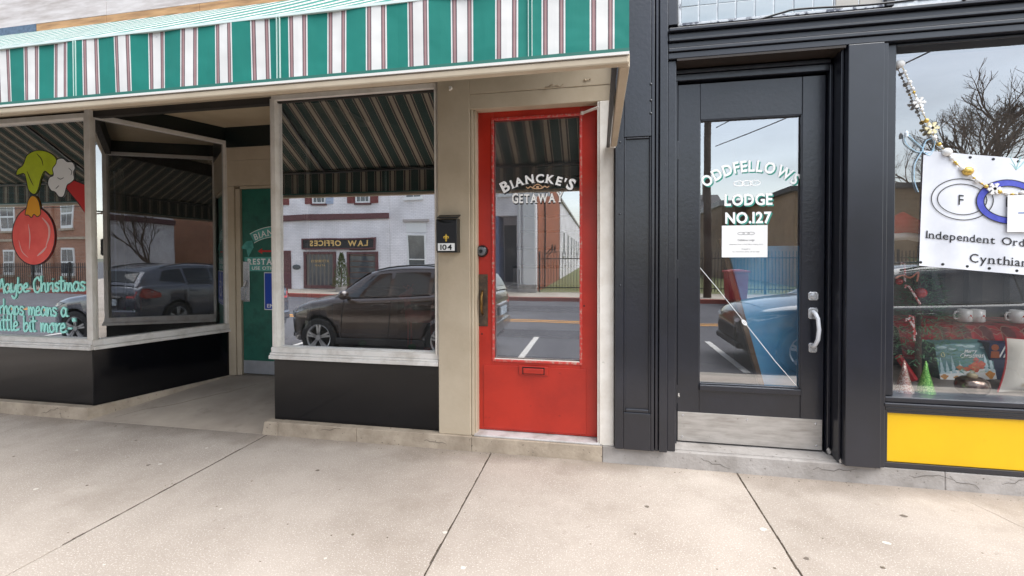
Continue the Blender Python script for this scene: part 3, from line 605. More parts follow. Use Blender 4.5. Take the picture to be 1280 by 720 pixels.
# ---- vestibule: ramp, ceiling, green band, back wall, green door
mb = MB(); mb.add([(-4.14, 2.978, -.3), (-2.43, 2.978, -.3), (-2.5, 4.2, -.3), (-3.9, 4.2, -.3), (-4.14, 2.978, .002), (-2.43, 2.978, .002), (-2.5, 4.2, .122), (-3.9, 4.2, .122)], BF)
struct(mb.obj('entry_ramp', concrete2))
mb = MB(); random.seed(8); pts = [(-3.95, 3.05)];
for k in range(14): pts.append((pts[-1][0] + .055 + random.uniform(-.02, .02), pts[-1][1] + .055 + random.uniform(-.03, .03)))
rampz = lambda y: .002 + .11 * (y - 2.978) / 1.122
ribbon(mb, pts, .006, lambda x, y, o=0: (x, y, rampz(y) + .0015 + o), taper=.7); mb.obj('ramp_crack', mat('crack_dark', C('#3c332a'), .95), bpy.data.objects['entry_ramp'])
MB().box(-4.2, -2.3, 3.09, 4.3, 2.665, 2.70).obj('entry_ceiling', soffit, A)
# dark band under the ceiling on splay and back wall
MB().add(slab_between(Vector(SL0) + Vector((.0, .06)), SL1, .05, 2.532, 2.664), BF).obj('dark_band', dkgreen_band, A)
MB().add(slab_between(Vector(SR0) + Vector((.0, .06)), SR1, -.05, 2.532, 2.664), BF).obj('dark_band', dkgreen_band, A)
_mark = set(bpy.data.objects)
MB().box(-3.70, -2.80, 3.95, 3.99, 2.455, 2.664).obj('dark_band', dkgreen_band, A)
MB().box(-3.70, -2.80, 3.955, 4.05, 2.32, 2.453).obj('back_board', tan, A, bevel=.002)
MB().box(-3.70, -2.80, 3.957, 4.05, 2.06, 2.318).obj('back_board', tan, A, bevel=.002)
MB().box(-3.70, -3.615, 3.958, 4.05, .11, 2.058).obj('door_jamb', tan, A, bevel=.006)
MB().box(-3.613, -3.56, 3.972, 4.05, .11, 2.03).box(-3.56, -2.80, 3.972, 4.05, 2.03, 2.058).obj('door_jamb', tan, A, bevel=.004)
gd = MB().box(-3.555, -2.80, 3.995, 4.04, .125, 2.028).obj('green_door', green_door, A, bevel=.003, label='dark green door with steel kick plate at the back of the entry')
MB().box(-3.552, -2.80, 3.99, 3.995, .128, .262).obj('kick_plate', alum, gd)
MB().box(-3.545, -3.468, 3.985, 3.995, .87, 1.285).obj('handle_plate', chrome, gd, bevel=.004)
MB().box(-3.548, -3.49, 3.955, 3.985, .885, 1.02).bar((-3.54, 3.975, 1.0), (-3.50, 3.975, 1.09), .008, .02).obj('latch', chrome, gd, bevel=.004); MB().cyl((-3.505, 3.985, 1.2), (-3.505, 3.975, 1.2), .018, n=12).obj('lock_cylinder', chrome, gd)
# painted ribbon sign, arrow, panel with words, on the green door
T = flatY(3.993); ribm = mat('sea_green_sign_paint', C('#6fc0b4'), .5, C('#3f8d84'), 10)
cx, cz, R = -3.17, 1.02, .62
mb = MB(); a0, a1 = math.radians(118), math.radians(62); n = 18
mb.add([T(cx + r * math.cos(a0 + (a1 - a0) * k / n), cz + r * math.sin(a0 + (a1 - a0) * k / n), .0005) for r in (R, R - .105) for k in range(n + 1)], [(k, k + 1, n + 2 + k, n + 1 + k) for k in range(n)])
for s in (-1, 1):
    mb.add([T(cx + s * a, b, .0002) for a, b in ((.265, 1.50), (.34, 1.49), (.405, 1.42), (.335, 1.41), (.315, 1.33), (.25, 1.43))], [tuple(range(6))])
sg = mb.obj('door_sign', ribm, gd)
mb = MB()
for r in (R, R - .105): ribbon(mb, [(cx + r * math.cos(a0 + (a1 - a0) * k / n), cz + r * math.sin(a0 + (a1 - a0) * k / n)) for k in range(n + 1)], .006, T, .0012)
mb.obj('sign_outline', whitep, gd)
lettering('lettering', "BIANCKE'S", cx, 3.9915, cz + R - .088, .066, whitep, gd, width=.47, arc=R - .088, serif=True, bold=.01)
mb = MB(); mb.add([T(cx + a, 1.39 + b, .001) for a, b in ((-.2, 0), (-.15, .03), (-.15, .009), (.2, .009), (.2, -.009), (-.15, -.009), (-.15, -.03))], [tuple(range(7))]); mb.obj('red_arrow', mat('red_sign_paint', C('#c8322c'), .5), gd)
mb = MB(); mb.box(-3.53, -2.83, 3.991, 3.995, 1.185, 1.33); mb.obj('sign_panel', ribm, gd, bevel=.002)
lettering('lettering', 'RESTAURANT', cx - .01, 3.989, 1.255, .06, whitep, gd, width=.62, serif=True, bold=.03)
lettering('lettering', 'USE OTHER DOOR', cx - .01, 3.989, 1.2, .035, whitep, gd, width=.52, bold=.015)
# accessible entrance sign
bs = thing('entrance_sign', 'blue and white wheelchair entrance sign on the green door', 'sign', (-3.0, 3.99, 1.0))
MB().box(-3.295, -2.86, 3.982, 3.992, .79, 1.175).obj('plate', mat('sign_white', C('#e4e6e8'), .4), bs, bevel=.004)
MB().box(-3.285, -2.87, 3.98, 3.982, .80, 1.165).obj('blue_field', mat('sign_blue', C('#1547b0'), .35), bs)
mb = MB(); T = flatY(3.979); ribbon(mb, [(-3.10 + .085 * math.cos(t / 14 * PI * 1.55 + 1.9), .975 + .085 * math.sin(t / 14 * PI * 1.55 + 1.9)) for t in range(15)], .022, T, 0)
ribbon(mb, [(-3.105, 1.11), (-3.10, .99), (-3.02, .985), (-2.985, .9)], .022, T, .001); ribbon(mb, [(-3.10, 1.05), (-3.025, 1.05)], .018, T, .002)
mb.add([T(-3.105 + .022 * math.cos(k), 1.137 + .022 * math.sin(k), .003) for k in [2 * PI * q / 10 for q in range(10)]], [tuple(range(10))]); mb.obj('wheelchair_symbol', whitep, bs)
lettering('lettering', 'ENTRANCE', -3.08, 3.979, .815, .038, whitep, bs, width=.36, bold=.02)
for o in set(bpy.data.objects) - _mark:      # the entry's rear wall stands 8 cm deeper than first laid out
    if o.parent is A or o.parent is None: o.location += Vector((-.066, .08, .006))
# interior shell behind the windows
def room(par, x0, x1, y0, y1, z0, z1, m=interior, mf=interior_floor):
    MB().box(x0, x1, y0, y1, z0 - .05, z0).obj('interior_floor', mf, par); MB().box(x0, x1, y0, y1, z1, z1 + .05).obj('interior_ceiling', m, par)
    MB().box(x0 - .05, x0, y0, y1, z0, z1).obj('interior_wall', m, par); MB().box(x1, x1 + .05, y0, y1, z0, z1).obj('interior_wall', m, par); MB().box(x0, x1, y1, y1 + .05, z0, z1).obj('interior_wall', m, par)
room(A, -7.5, -4.2, 3.1, 7.0, .1, 2.9); room(A, -2.40, -1.0, 4.1, 6.5, .1, 2.9)
MB().box(-4.2, -3.80, 4.2, 4.25, .1, 2.9).box(-2.83, -2.42, 4.2, 4.25, .1, 2.9).obj('interior_wall', interior, A)
ledge = mat('display_ledge', C('#2c2722'), .45, C('#3b342c'), 8)
mb = MB(); mb.add([(-2.40, 3.09, .5), (-1.0, 3.09, .5), (-1.0, 4.6, .5), (-2.74, 4.6, .5), (-2.40, 3.09, .63), (-1.0, 3.09, .63), (-1.0, 4.6, .63), (-2.74, 4.6, .63)], BF); mb.obj('display_ledge', ledge, A)
mb = MB(); mb.add([(-7.4, 3.09, .5), (-4.2, 3.09, .5), (-3.78, 4.1, .5), (-7.4, 4.1, .5), (-7.4, 3.09, .6), (-4.2, 3.09, .6), (-3.78, 4.1, .6), (-7.4, 4.1, .6)], BF); mb.obj('display_ledge', ledge, A)
MB().box(-1.1, -.868, 3.17, 3.2, .1, 2.9).box(-1.0, -.9, 3.17, 6.5, .1, 2.9).obj('partition_wall', interior, A)
# stairwell behind the red door
MB().box(-.9, -.86, 3.2, 7.2, .1, 3.9).obj('stair_wall', stair_white, A); MB().box(.02, .06, 3.2, 7.2, .1, 3.9).obj('stair_wall', stair_white, A)
MB().box(-.86, .02, 3.2, 3.36, .08, .1).obj('stair_landing', stair_grey, A)
for k in range(13):
    y = 3.36 + .235 * k; z = .1 + .19 * k
    MB().box(-.86, .02, y, y + .02, z, z + .165).obj('stair_riser', stair_white, A); MB().box(-.86, .02, y - .03, y + .237, z + .165, z + .19).obj('stair_tread', stair_grey, A)
MB().box(-.9, .09, 3.13, 3.2, 2.37, 4.6).obj('stair_front', interior, A)
# upper wall: sheets of old plywood above the awning
px = [-7.5, -6.0, -3.9, -2.6, -2.02, -.9, .06]
for i in range(len(px) - 1):
    MB().box(px[i] + .002, px[i + 1] - .002, 3.0, 3.05, 3.290 if px[i] < -4 else 3.288, 5.2).obj('plywood_sheet', plywood_w, A, bevel=.002)
for a, b in ((-7.5, -5.303), (-4.617, -3.9), (-3.897, -3.02), (-3.017, -1.4), (-1.397, .08)): MB().box(a, b, 2.998, 3.05, 3.2, 3.285).obj('bare_board', plywood_t, A, bevel=.002)
MB().box(-5.3, -4.62, 2.996, 3.05, 3.2, 3.288).obj('blue_board', blue_cloth, A)
MB().box(-7.5, .08, 3.05, 3.1, 2.5, 6.9).obj('backing_wall', interior, A)
MB().box(-7.5, .09, 3.12, 12, 6.9, 7.1).obj('roof', interior, A)
MB().box(-7.5, .09, 2.85, 3.12, 6.6, 7.15).obj('cornice', interior, A)
MB().box(-7.5, .09, 3.03, 3.1, 5.2, 6.6).obj('brick_wall', red_brick, A)
MB().box(-7.7, -7.5, 3.03, 12, -.3, 7.1).obj('side_wall', red_brick, A)
MB().box(-7.5, .09, 11.8, 12, -.3, 6.9).obj('rear_wall', interior, A)
# ================================================================ AWNING
aw_t = thing('striped_awning', 'green and white striped fabric awning stretched over the tan shop front and red door', 'awning', (-.445, 1.6, 2.0))
AX0, AX1 = -9.15, .10
YF, ZB, ZT, YW, ZW = 1.60, 2.04, 2.285, 2.985, 3.218
seams = [-.239 - 1.0032 * k + .0 for k in range(0, 9)]
xs = [AX1] + [x for x in seams if x > AX0] + [AX0]
random.seed(2)
for i in range(len(xs) - 1):
    a, b = xs[i + 1], xs[i]
    n = 24; mb = MB()
    def yv(x, z): return YF + .004 * math.sin(x * 9 + z * 5) + .003 * math.sin(x * 23)
    vs = []; 
    for k in range(n + 1):
        x = a + (b - a) * k / n; vs += [(x, yv(x, 0), ZB), (x, yv(x, 1), ZT), (x, yv(x, 0) + .003, ZB), (x, yv(x, 1) + .003, ZT - .002)]
    mb.add(vs, [(4 * k, 4 * k + 4, 4 * k + 5, 4 * k + 1) for k in range(n)])
    vo = mb.obj('valance', aw, aw_t)
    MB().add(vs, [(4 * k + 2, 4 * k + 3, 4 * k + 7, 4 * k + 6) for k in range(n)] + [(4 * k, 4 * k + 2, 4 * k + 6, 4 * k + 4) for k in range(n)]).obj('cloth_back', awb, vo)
    mb = MB(); vs = []
    def zs(t, x): return ZT + (ZW - ZT) * t - .02 * math.sin(PI * t) * (.6 + .4 * math.sin(x * 3.1))
    m = 8
    for k in range(n + 1):
        x = a + (b - a) * k / n
        for j in range(m + 1): t = j / m; vs.append((x, YF + (YW - YF) * t, zs(t, x)))
    mb.add(vs, [(k * (m + 1) + j, (k + 1) * (m + 1) + j, (k + 1) * (m + 1) + j + 1, k * (m + 1) + j + 1) for k in range(n) for j in range(m)])
    vo = mb.obj('canopy', aw, aw_t, smooth=True)
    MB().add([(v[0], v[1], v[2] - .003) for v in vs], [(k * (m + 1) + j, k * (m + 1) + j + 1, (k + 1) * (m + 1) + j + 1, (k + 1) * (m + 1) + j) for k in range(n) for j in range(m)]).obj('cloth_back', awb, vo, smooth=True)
thread = mat('white_seam_thread', C('#b9cfc8'), .7)
for x in seams:
    MB().box(x - .0075, x - .0055, YF - .009, YF - .002, ZB, ZT).box(x + .0055, x + .0075, YF - .009, YF - .002, ZB, ZT).obj('seam', thread, aw_t)
MB().box(AX0, AX1, YF - .009, YF + .006, ZB - .012, ZB + .0).obj('green_hem', mat('hem_green', C('#27685c'), .6), aw_t)
MB().box(AX0, AX1, YF - .011, YF + .004, ZB - .022, ZB - .0125).obj('white_hem', mat('hem_white', C('#d8d4ce'), .5), aw_t)
MB().box(AX0, AX1, YF - .006, YF + .03, ZB - .05, ZB - .0235).obj('front_bar', tan, aw_t, bevel=.006)
MB().box(AX0, AX1, YF - .007, YF + .004, ZT - .004, ZT + .006).obj('top_hem', mat('hem_white2', C('#cfdcd8'), .5), aw_t)
MB().cyl((AX0, YF + .02, ZT - .02), (AX1, YF + .02, ZT - .02), .014, n=10).obj('frame_pipe', blackmetal, aw_t)
MB().box(AX1 - .03, AX1 + .004, YF + .03, 2.79, ZB - .05, ZB - .0235 + .025).obj('side_bar', tan, aw_t, bevel=.004)
MB().bar((AX1 - .045, YF + .03, ZB), (AX1 - .045, 2.98, ZB + .0), .02, .02).obj('side_rail', blackmetal, aw_t)
for x in (AX1 - .01, -2.95, -6.0, -9.1):
    MB().bar((x, YF + .03, ZT - .02), (x, 2.98, ZW - .035), .02, .02).obj('rafter', blackmetal, aw_t)
MB().bar((AX1 - .02, 2.79, 2.0), (AX1 - .02, 2.98, 2.04), .03, .02).cyl((AX1 - .01, 2.86, 2.0), (AX1 - .01, 2.86, 2.05), .008).cyl((AX1 - .01, 2.84, 2.045), (AX1 - .01, 2.90, 2.045), .006).obj('wall_bracket', cream, aw_t)
# side curtain of the awning (triangle of the same cloth closing the right end)
mb = MB(); mb.add([(AX1, YF, ZB), (AX1, YF, ZT), (AX1, YW, ZW), (AX1, YF + .12, ZB)], [(0, 1, 2, 3)]); mb.add([(AX1 - .003, YF, ZB), (AX1 - .003, YF, ZT), (AX1 - .003, YW, ZW), (AX1 - .003, YF + .12, ZB)], [(3, 2, 1, 0)])
# ================================================================ MAILBOX
mbx = thing('mailbox', 'small black wall mailbox numbered 104 with a gold fleur-de-lis beside the red door', 'mailbox', (-1.0, 2.99, 1.36))
mb = MB(); n = 12
front = [(-1.083 + .145 * k / n, 1.585 - .022 * math.sin(PI * k / n)) for k in range(n + 1)]
mb.poly([(-1.083, 1.372)] + [(-.938, 1.372)] + front[::-1], 2.915, 2.925)
mb.box(-1.083, -1.077, 2.925, 2.993, 1.362, 1.592); mb.box(-.944, -.938, 2.925, 2.993, 1.362, 1.592); mb.box(-1.077, -.944, 2.985, 2.993, 1.362, 1.592); mb.box(-1.077, -.944, 2.925, 2.985, 1.362, 1.372)
mb.obj('body', blackmetal, mbx, bevel=.003)
MB().add([(-1.088, 2.94, 1.594), (-.933, 2.94, 1.594), (-.933, 2.993, 1.615), (-1.088, 2.993, 1.615), (-1.088, 2.94, 1.602), (-.933, 2.94, 1.602), (-.933, 2.993, 1.623), (-1.088, 2.993, 1.623)], BF).obj('lid', blackmetal, mbx, bevel=.002)
MB().box(-1.07, -.952, 2.912, 2.915, 1.374, 1.425).obj('number_plate', whitep, mbx)
lettering('number', '104', -1.011, 2.9105, 1.381, .036, blackp, mbx, width=.082, bold=.02)
mb = MB(); T = flatY(2.913)
fx, fz = -1.011, 1.462
mb.add([T(fx + a, fz + b, .001) for a, b in ((0, .026), (.007, .012), (.004, -.004), (-.004, -.004), (-.007, .012))], [(0, 1, 2, 3, 4)])
for s in (-1, 1): ribbon(mb, smooth([(fx + s * a, fz + b) for a, b in ((.001, -.006), (.008, .006), (.015, .008), (.016, -.002))], 4), .006, T, .0012)
mb.add([T(fx + a, fz + b, .0016) for a, b in ((-.01, -.009), (.01, -.009), (.01, -.005), (-.01, -.005))], [(0, 1, 2, 3)])
mb.add([T(fx + a, fz + b, .0012) for a, b in ((-.003, -.009), (.003, -.009), (.006, -.022), (0, -.026), (-.006, -.022))], [tuple(range(5))])
mb.obj('fleur_de_lis', gold, mbx)
# ================================================================ LODGE BUILDING (blue-black cast-iron front)
B = thing('lodge_building', 'glossy blue-black painted shop building with lodge door, glass-tile transom and yellow panel', 'building', (1.2, 3.1, 0))
for a, b in ((.0215, 1.93), (1.9315, 3.4), (3.4015, 6.6)): stone(a, b, 2.97, 3.3, -.05, .104, stone_grey, B)
crk = mat('crack_line', C('#4a433c'), .95)
random.seed(31); mb = MB()
for (x, z, n, ang) in ((.62, .08, 7, -.3), (1.25, .06, 8, .1), (1.75, .07, 7, -.1), (1.95, .085, 6, -.7), (2.2, .06, 5, .5), (-2.0, .07, 5, .2), (-1.2, .05, 6, -.2), (-4.6, .03, 8, .3), (-4.4, .07, 5, -1.2)):
    pts = [(x, z)]
    for k in range(n): pts.append((pts[-1][0] + .03 * math.cos(ang) + random.uniform(-.01, .01), max(.006, min(.095, pts[-1][1] + .02 * math.sin(ang) + random.uniform(-.014, .014)))))
    ribbon(mb, pts, .0028, lambda a, b, o=0: (a, 2.9685 - o, b), taper=.6)
struct(mb.obj('base_cracks', crk, B), 'stuff')
# pilaster with seam, rivets and recessed panel
PY = 2.94
MB().box(.098, .152, PY, 3.2, .108, 7).box(.152, .318, PY, 3.2, .108, .345).box(.152, .318, PY, 3.2, 2.08, 7).box(.318, .338, PY, 3.2, .108, 7).obj('pilaster', black_paint, B, bevel=.004)
MB().box(.152, .318, PY + .018, PY + .04, .345, 2.08).obj('pilaster_panel', black_paint, B)
MB().frame(.152, .318, .345, 2.08, .012, PY + .004, PY + .018, .022).obj('panel_moulding', black_paint, B, bevel=.005)
MB().box(.344, .362, PY + .004, 3.2, .108, 7).obj('pilaster_bead', black_paint, B, bevel=.004)
MB().box(.366, .417, PY - .004, 3.2, .108, 7).obj('pilaster_edge', black_paint, B, bevel=.005)
mb = MB()
for z in (2.40, 2.30, 2.22): MB().ball((.315, PY, z), .009, 8, (1, .6, 1)).obj('rivet', black_paint, B, smooth=True)
for (x, z) in ((.13, 2.05), (.128, 1.6), (.13, 1.15), (.4, 1.9), (.4, .8)): MB().ball((x, PY - .002, z), .006, 8, (1, .5, 1)).obj('rivet', black_paint, B, smooth=True)
# entablature: stepped mouldings
def mould(x0, x1, steps, name, m=black_flat):
    for (z0, z1, y) in steps: MB().box(x0, x1, y, 3.2, z0, z1 - .003).obj(name, m, B, bevel=.003)
mould(.419, 7, ((2.549, 2.588, 2.948), (2.588, 2.612, 2.935), (2.612, 2.646, 2.945), (2.646, 2.664, 2.922), (2.664, 2.70, 2.935), (2.70, 2.722, 2.905)), 'entablature_moulding')
MB().box(.419, 7, 2.99, 3.2, 2.722, 2.76).obj('transom_sill', black_flat, B, bevel=.003)
MB().box(.419, .474, 2.96, 3.2, 2.762, 3.6).obj('transom_post', black_flat, B, bevel=.003)
for a, b in ((1.615, 1.655), (2.02, 2.05), (2.9, 2.94), (4.0, 4.04), (5.2, 5.24)): MB().box(a, b, 2.975, 3.1, 2.762, 3.6).obj('transom_mullion', black_flat, B, bevel=.003)
MB().box(.419, 7, 2.96, 3.2, 3.6, 6.9).obj('upper_wall', black_flat, B)
prism = glassmat('frosted_prism_glass', .35, (.75, .78, .78), 1, 0, .25)
pm = mat('prism_glass_tile', C('#b4bcc0'), .22, C('#a2adb3'), 4, spec=.8, bump=.3, bscale=12, bdist=.004)
pmt = mat('tan_prism_tile', C('#b8b0a4'), .25, C('#a8a298'), 4, spec=.8, bump=.3, bscale=12, bdist=.004)
putty = mat('tile_joint_lead', C('#dfe2e4'), .6, C('#bfc4c8'), 30)
tile_me = {}
def tile(x, z, s, m):
    if m not in tile_me:
        o = MB().box(-s / 2, s / 2, 0, .006, -s / 2, s / 2).obj('glass_tile', m, None, bevel=.003); tile_me[m] = o
    else: o = tile_me[m].copy(); COL.objects.link(o)
    o.parent = B; o.location = Vector((x, 3.0 + random.uniform(-.0015, .0015), z)) - ORG[B.name]
    o.rotation_euler = (random.uniform(-.012, .012), 0, random.uniform(-.012, .012))
random.seed(6)
for (a, b, m) in ((.50, 1.352, pm), (1.362, 1.612, pmt), (1.66, 2.015, pm), (2.055, 2.895, pm)):
    nx = max(1, round((b - a) / .104)); s = (b - a) / nx
    for i in range(nx):
        for j in range(4): tile(a + s * (i + .5), 2.785 + .101 * (j + .5), s - .007 if m is pm else s - .007, m)
    MB().box(a - .002, b + .002, 3.004, 3.03, 2.765, 3.6).obj('tile_bed', putty, B)
MB().box(.477, .497, 2.985, 3.02, 2.765, 3.6).box(.497, 1.612, 2.988, 3.02, 2.765, 2.782).obj('flaking_putty', mat('flaking_white_paint', C('#c9ccd0'), .8, C('#5c5f6a'), 25, .5, .58), B, bevel=.003)
# cable drooping along the transom sill
pts = smooth([(.478, 2.98, 3.1), (.477, 2.975, 2.80), (.50, 2.955, 2.735), (.66, 2.95, 2.715), (.85, 2.945, 2.722), (1.05, 2.93, 2.758), (1.15, 2.92, 2.765), (1.5, 2.93, 2.757), (1.85, 2.93, 2.762), (1.93, 2.91, 2.735), (1.95, 2.905, 2.72), (1.97, 2.91, 2.745), (2.1, 2.97, 2.77)], 5)
tag(MB().tube(pts, .006, 8).obj('cable', blackmetal, smooth=True), 'black cable drooping along the sill below the glass-tile transom', 'cable')
# door recess
JY = 3.12
MB().box(.419, .470, 2.97, 3.2, .106, 2.546).obj('door_jamb', black_paint, B, bevel=.005)
MB().box(.472, .497, 3.09, 3.2, .106, 2.50).obj('door_jamb', black_paint, B, bevel=.004)
MB().box(1.376, 1.395, 3.085, 3.2, .106, 2.50).obj('door_jamb', black_paint, B, bevel=.004)
MB().box(1.397, 1.425, 3.04, 3.2, .106, 2.546).obj('door_jamb', black_flat, B, bevel=.004)
MB().box(1.390, 1.405, 2.985, 3.04, .106, 2.546).obj('door_jamb', black_flat, B, bevel=.003)
MB().box(.47, 1.376, 3.085, 3.2, 2.46, 2.50).box(.47, 1.376, 3.07, 3.2, 2.502, 2.525).obj('door_head', black_paint, B, bevel=.004)
MB().box(.47, 1.398, 2.95, 3.2, 2.535, 2.548).obj('recess_soffit', brown_soffit, B)
MB().box(1.407, 1.590, PY, 3.2, .108, 2.546).obj('smooth_post', black_flat, B, bevel=.004)
MB().box(.42, 1.406, 3.0, 3.3, .104, .110).obj('door_step', stone_grey, B)
chip = mat('chipped_pale_paint', C('#c9c2ba'), .85, C('#6a645e'), 40, .45, .55)
for (x, z, r, y) in ((1.388, .13, .022, 3.083), (1.41, .125, .02, 3.038), (.512, .42, .016, 3.117), (1.402, .118, .012, 2.983)):
    random.seed(int(x * 1000)); pts = [(x + r * random.uniform(.4, .8) * math.cos(k), z + r * random.uniform(.6, 1.5) * math.sin(k)) for k in [2 * PI * q / 9 for q in range(9)]]
    blob(pts, flatY(y)).obj('paint_chip', chip, B)
# ---- lodge door
X0, X1, Z0, Z1, YD = .503, 1.370, .116, 2.448, JY
gx0, gx1, gz0, gz1 = .640, 1.240, .490, 2.212
mb = MB().box(X0, gx0, YD, YD + .045, Z0, Z1).box(gx1, X1, YD, YD + .045, Z0, Z1).box(gx0, gx1, YD + .001, YD + .045, gz1, Z1 - .0).box(gx0, gx1, YD + .001, YD + .045, Z0, gz0)
ld = mb.obj('lodge_door', black_paint, B, bevel=.004, label='blue-black panelled door with tall glass and steel kick plate')
MB().frame(gx0 - .008, gx1 + .008, gz0 - .004, gz1 + .008, .014, YD + .004, YD + .02, .02).obj('glazing_bead', black_paint, ld, bevel=.004)
MB().box(gx0, gx1, YD - .016, YD, gz0 - .03, gz0 + .008).obj('glass_sill', black_paint, ld, bevel=.005)
MB().box(gx0 + .002, gx1 - .002, YD + .026, YD + .030, gz0, gz1).obj('glass', door_glass, ld)
MB().box(X0 + .004, X1 - .008, YD - .004, YD, .122, .312).obj('kick_plate', steel, ld, bevel=.001)
for (x, z) in ((.54, .29), (.93, .285), (1.325, .285), (.535, .15), (1.33, .15)): MB().lathe((x, YD - .004, z), [(.0005, -.004), (.006, -.003), (.0065, 0)], 10, 'y').obj('rivet', chrome, ld)
mb = MB()
def octa(x, z, a, b, y0, y1, m):
    c = .35 * min(a, b); m.poly([(x - a + c, z - b), (x + a - c, z - b), (x + a, z - b + c), (x + a, z + b - c), (x + a - c, z + b), (x - a + c, z + b), (x - a, z + b - c), (x - a, z - b + c)], y0, y1); return m
lk = octa(1.306, 1.083, .029, .026, YD - .008, YD, MB()).obj('lock_plate', chrome, ld, bevel=.002)
MB().cyl((1.306, YD - .018, 1.083), (1.306, YD - .008, 1.083), .016, n=16).obj('lock_cylinder', chrome, ld, bevel=.002)
octa(1.306, .975, .028, .035, YD - .008, YD, MB()).obj('handle_rose', chrome, ld, bevel=.002); octa(1.306, .762, .024, .03, YD - .008, YD, MB()).obj('handle_rose', chrome, ld, bevel=.002)
MB().tube([(1.306, YD - .008, .985), (1.308, YD - .035, .975), (1.314, YD - .05, .95), (1.32, YD - .052, .88), (1.316, YD - .048, .82), (1.31, YD - .03, .785), (1.306, YD - .008, .768)], [.012, .012, .011, .012, .012, .011, .012], 10).obj('pull_handle', mat('white_handle', C('#dcdee2'), .3, spec=.6), ld, smooth=True)
for z in (2.02, 1.25, .43): MB().box(.494, .508, YD - .012, YD, z - .055, z + .055).cyl((.501, YD - .012, z - .06), (.501, YD - .012, z + .06), .006).obj('hinge', black_paint, ld, bevel=.002)
ly = YD + .0245; gsh = greenp
for (m_, dx, dz, o) in ((gsh, .008, -.008, 0), (whitep, 0, 0, .0015)):
    lettering('lettering', 'ODDFELLOWS', .944 + dx, ly - o, 1.875 + dz, .072, m_, ld, width=.57, arc=.40, bold=.03)
    lettering('lettering', 'LODGE', .938 + dx, ly - o, 1.660 + dz, .073, m_, ld, width=.285, bold=.03)
    lettering('lettering', 'NO.127', .938 + dx, ly - o, 1.545 + dz, .072, m_, ld, width=.275, bold=.03)
mb = MB(); T = flatY(ly - .001)
for i, dx in enumerate((-.048, 0, .048)): ellipse_ring(mb, .930 + dx, 1.800, .03, .016, .006, T, .0004 * i, 24)
mb.obj('link_emblem', whitep, ld)
for i, (c, dx) in enumerate(zip('FLT', (-.048, 0, .048))): lettering('emblem_letter', c, .93 + dx, ly - .001, 1.793, .014, whitep, ld)
T = flatY(ly - .0015)
# thin white line with a small ring running across the pane
mb = MB(); ribbon(mb, [(.642, 1.265), (.75, 1.13), (.92, .905), (1.1, .665), (1.238, .497)], .0028, T); mb.obj('pane_line', whitep, ld)
mb = MB(); ellipse_ring(mb, .918, .905, .019, .009, .006, T, .0006, 18, -.9); ribbon(mb, [(.908, .917), (.928, .893)], .005, T, .0009); mb.obj('pane_ring', whitep, ld)
nt_ = thing('paper_notice', 'white sheet of paper taped inside the glass below NO.127', 'notice', (.92, YD + .034, 1.33))
MB().box(.780, 1.052, ly - .0035, ly - .002, 1.325, 1.530).obj('sheet', whitepaper, nt_)
gr = mat('grey_print', C('#55555a'), .7)
for (t, z, h, w) in (('Oddfellows Lodge', 1.43, .012, .10), ('Independent Order of Odd Fellows meeting notice', 1.405, .007, .20), ('Inquire', 1.375, .008, .05), ('For information please call the lodge', 1.358, .007, .16)):
    lettering('print', t, .925, ly - .004, z, h, gr, nt_, width=w, bold=.01 if z > 1.42 else 0)
mb = MB(); T = flatY(ly - .004)
for i, dx in enumerate((-.03, 0, .03)): ellipse_ring(mb, .925 + dx, 1.478, .02, .008, .002, T, .0002 * i, 16)
mb.obj('emblem', gr, nt_)
# blue panel and stair wall inside the lodge door
mb = MB(); mb.add([(.86, 3.32, 1.40), (1.5, 3.32, 1.40), (1.5, 3.32, .1), (1.18, 3.32, .1), (.86, 3.35, 1.40), (1.5, 3.35, 1.40), (1.5, 3.35, .1), (1.18, 3.35, .1)], BF); mb.obj('blue_panel', blue_wall, B)
MB().bar((.81, 3.31, 1.45), (1.17, 3.31, .1), .03, .05, (0, 1, 0)).obj('stair_string', oak, B)
hallb = mat('brown_hall_wall', C('#5a3f33'), .8, C('#4a342a'), 3)
room(B, .30, 1.50, 3.2, 5.5, .1, 2.7, hallb, hallb)
# ---- shop window of the lodge building
mb = MB().box(1.592, 1.618, 2.955, 3.1, .108, 2.546).obj('window_post', black_flat, B, bevel=.004)
wx0, wx1 = 1.622, 5.2
mb = MB().box(wx0, wx0 + .052, 2.985, 3.06, .52, 2.546).box(wx0 + .052, wx1, 2.985, 3.06, 2.53, 2.546).box(wx1 - .05, wx1, 2.985, 3.06, .52, 2.53)
sw2 = mb.obj('shop_window', black_flat, B, bevel=.005)
MB().box(wx0 + .02, wx1 - .03, 3.045, 3.05, .52, 2.54).obj('glass', lodge_glass, sw2)
MB().box(wx0, wx1, 2.965, 3.1, .489, .519).box(wx0 - .01, wx1, 2.950, 3.1, .466, .487).box(wx0, wx1, 2.962, 3.1, .442, .464).obj('window_sill', black_flat, B, bevel=.005)
MB().box(wx0 - .002, wx1, 2.972, 3.06, .108, .136).box(wx0 - .002, wx0 + .018, 2.972, 3.06, .136, .44).box(wx0 + .018, wx1, 2.972, 3.06, .424, .44).obj('panel_frame', black_flat, B, bevel=.003)
MB().box(wx0 + .019, wx1, 2.985, 3.02, .137, .423).obj('yellow_panel', yellow, B, bevel=.002)
MB().box(5.2, 7, 2.94, 3.2, .108, 2.546).obj('end_pier', black_flat, B)
wallB = mat('warm_interior_wall', C('#9b8a78'), .85, C('#857565'), 2)
room(B, 1.60, 5.6, 3.1, 6.0, .3, 2.9, wallB, mat('interior_boards', C('#8a7560'), .6, C('#6f5c4a'), 5))
